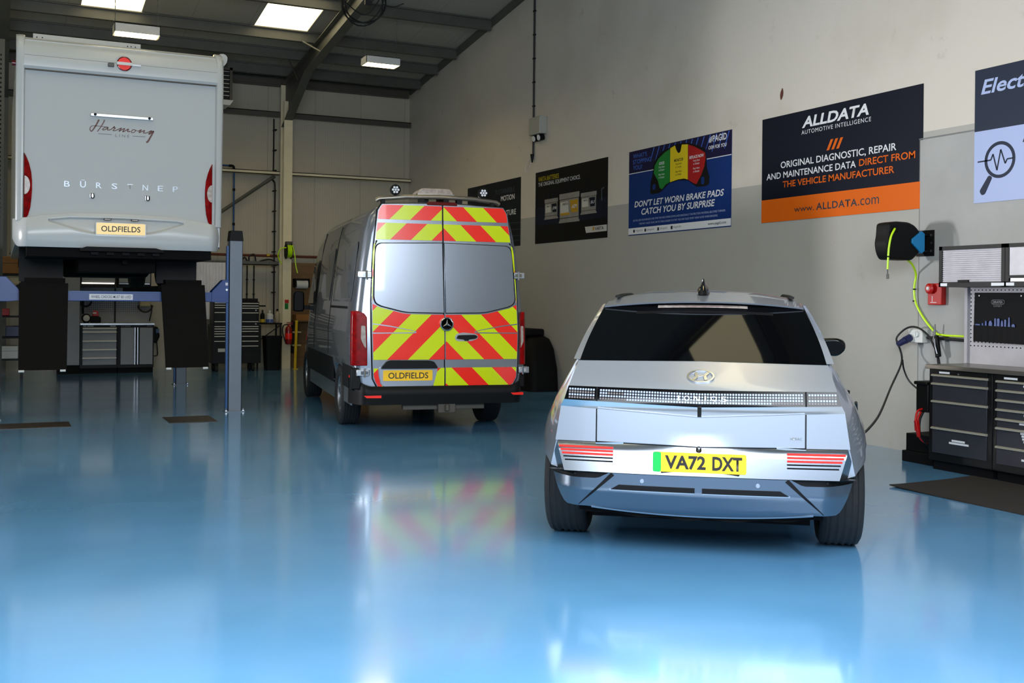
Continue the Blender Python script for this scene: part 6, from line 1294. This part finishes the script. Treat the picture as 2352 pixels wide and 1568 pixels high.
    t = thing('cardboard_box', 'brown cardboard box behind the van mirror', 'box'); MB().box((5.5, 21.9, 0.98), (5.85, 22.2, 1.1)).build('box_body', 'card', t); rebase(t)
    t = thing('wall_shelf', 'brown shelf on the plywood lining, under the cardboard box', 'shelf'); MB().box((5.45, 21.88, 0.955), (6.0, 22.3, 0.978)).build('board', 'ply', t)
    for z in (0.45, 0.72): MB().box((5.45, 21.95, z), (5.62, 22.1, z + 0.03)).build('pale_bracket', 'beige', t)
    MB().box((5.46, 22.0, 0.3), (5.49, 22.3, 0.955)).build('upright', 'cabblack', t); rebase(t)
    # covered shape beyond the van's right rear corner
    t = thing('covered_stack', 'dark covered stack against the right wall behind the van', 'stack')
    MB().loft([[(x, y, z) for x, y in rrect(7.55 + i, 15.2 + i * 2, 8.09, 16.9 - i, 0.12)] for z, i in ((0.0, 0.0), (0.35, 0.02), (0.66, 0.08), (0.82, 0.16), (0.88, 0.3))]).build('cover', 'blackmatt', t, ang=60); MB().box((7.62, 15.7, 0.86), (8.05, 16.6, 0.98)).build('top_box', 'blackmatt', t, bevel=0.03); rebase(t)
    # far left: steel rack with boxes
    t = thing('storage_rack', 'dark storage rack at the far left behind the lift', 'rack')
    for x in (-0.5, 0.36):
        for y in (20.4, 20.9): MB().box((x - 0.02, y - 0.02, 0), (x + 0.02, y + 0.02, 2.12)).build('upright', 'cabblack', t)
    for z in (0.32, 0.70, 1.06, 1.42, 1.78): MB().box((-0.5, 20.38, z), (0.36, 20.92, z + 0.025)).build('shelf_board', 'cabblack', t)
    rebase(t)
    def rbox(name, x0, x1, z0, h, m, lb, y=20.42, cat='box'):
        t = thing(name, lb, cat); MB().box((x0, y, z0), (x1, y + 0.4, z0 + h)).build('box_body', m, t, bevel=0.01); MB().box((x0 + 0.01, y - 0.003, z0 + h * .6), (x1 - 0.01, y + 0.0, z0 + h * .62)).build('seam', 'ink', t); rebase(t)
    rbox('cardboard_box', 0.0, 0.32, 1.81, 0.30, 'card', 'orange brown cardboard box on top shelf of the far left rack'); rbox('storage_box', 0.0, 0.33, 1.45, 0.30, 'beige', 'beige box on the far left rack, under the cardboard box'); rbox('plastic_case', 0.04, 0.16, 1.09, 0.12, 'redplastic', 'red case on the far left rack, at waist height'); rbox('tool_case', 0.10, 0.33, 0.73, 0.18, 'bluecup', 'dark blue case low on the far left rack'); rbox('storage_box', 0.0, 0.30, 0.35, 0.22, 'whitematt', 'white box on the bottom shelf of the far left rack')
    t = thing('slotted_upright', 'tall slotted grey steel upright at the left edge', 'post'); b = MB().box((-0.06, 19.4, 0), (0.045, 19.45, 5.6)); b.build('channel', 'steel', t); b = MB()
    for i in range(60): b.box((-0.02, 19.397, 0.9 + i * 0.075), (0.0, 19.401, 0.93 + i * 0.075))
    b.build('slots', 'blackmatt', t, flat=True)['kind'] = 'stuff'; rebase(t)
    for k, x in enumerate((0.20, 0.27)):
        tag(MB().tube(smooth_path([(x + 0.03, 21.4, 5.0), (x + 0.01, 21.4, 4.4), (x, 21.4, 3.4), (x - 0.01, 21.4, 2.3), (x - 0.03, 21.4, 2.2)]), 0.02, 8).build('hanging_hose', 'cord'), 'black hose hanging at the far left behind the motorhome, ' + ('left one', 'right one'), 'hose') if False else tag(MB().tube(smooth_path([(x + 0.03, 21.4, 5.0), (x + 0.01, 21.4, 4.4), (x, 21.4, 3.4), (x - 0.01, 21.4, 2.3), (x - 0.03, 21.4, 2.2)]), 0.02, 8).build('hanging_hose', 'cord'), 'black hose hanging at the far left behind the motorhome, ' + ('left one of two', 'right one of two')[k], 'hose', 'black hoses at the far left')
back_area()
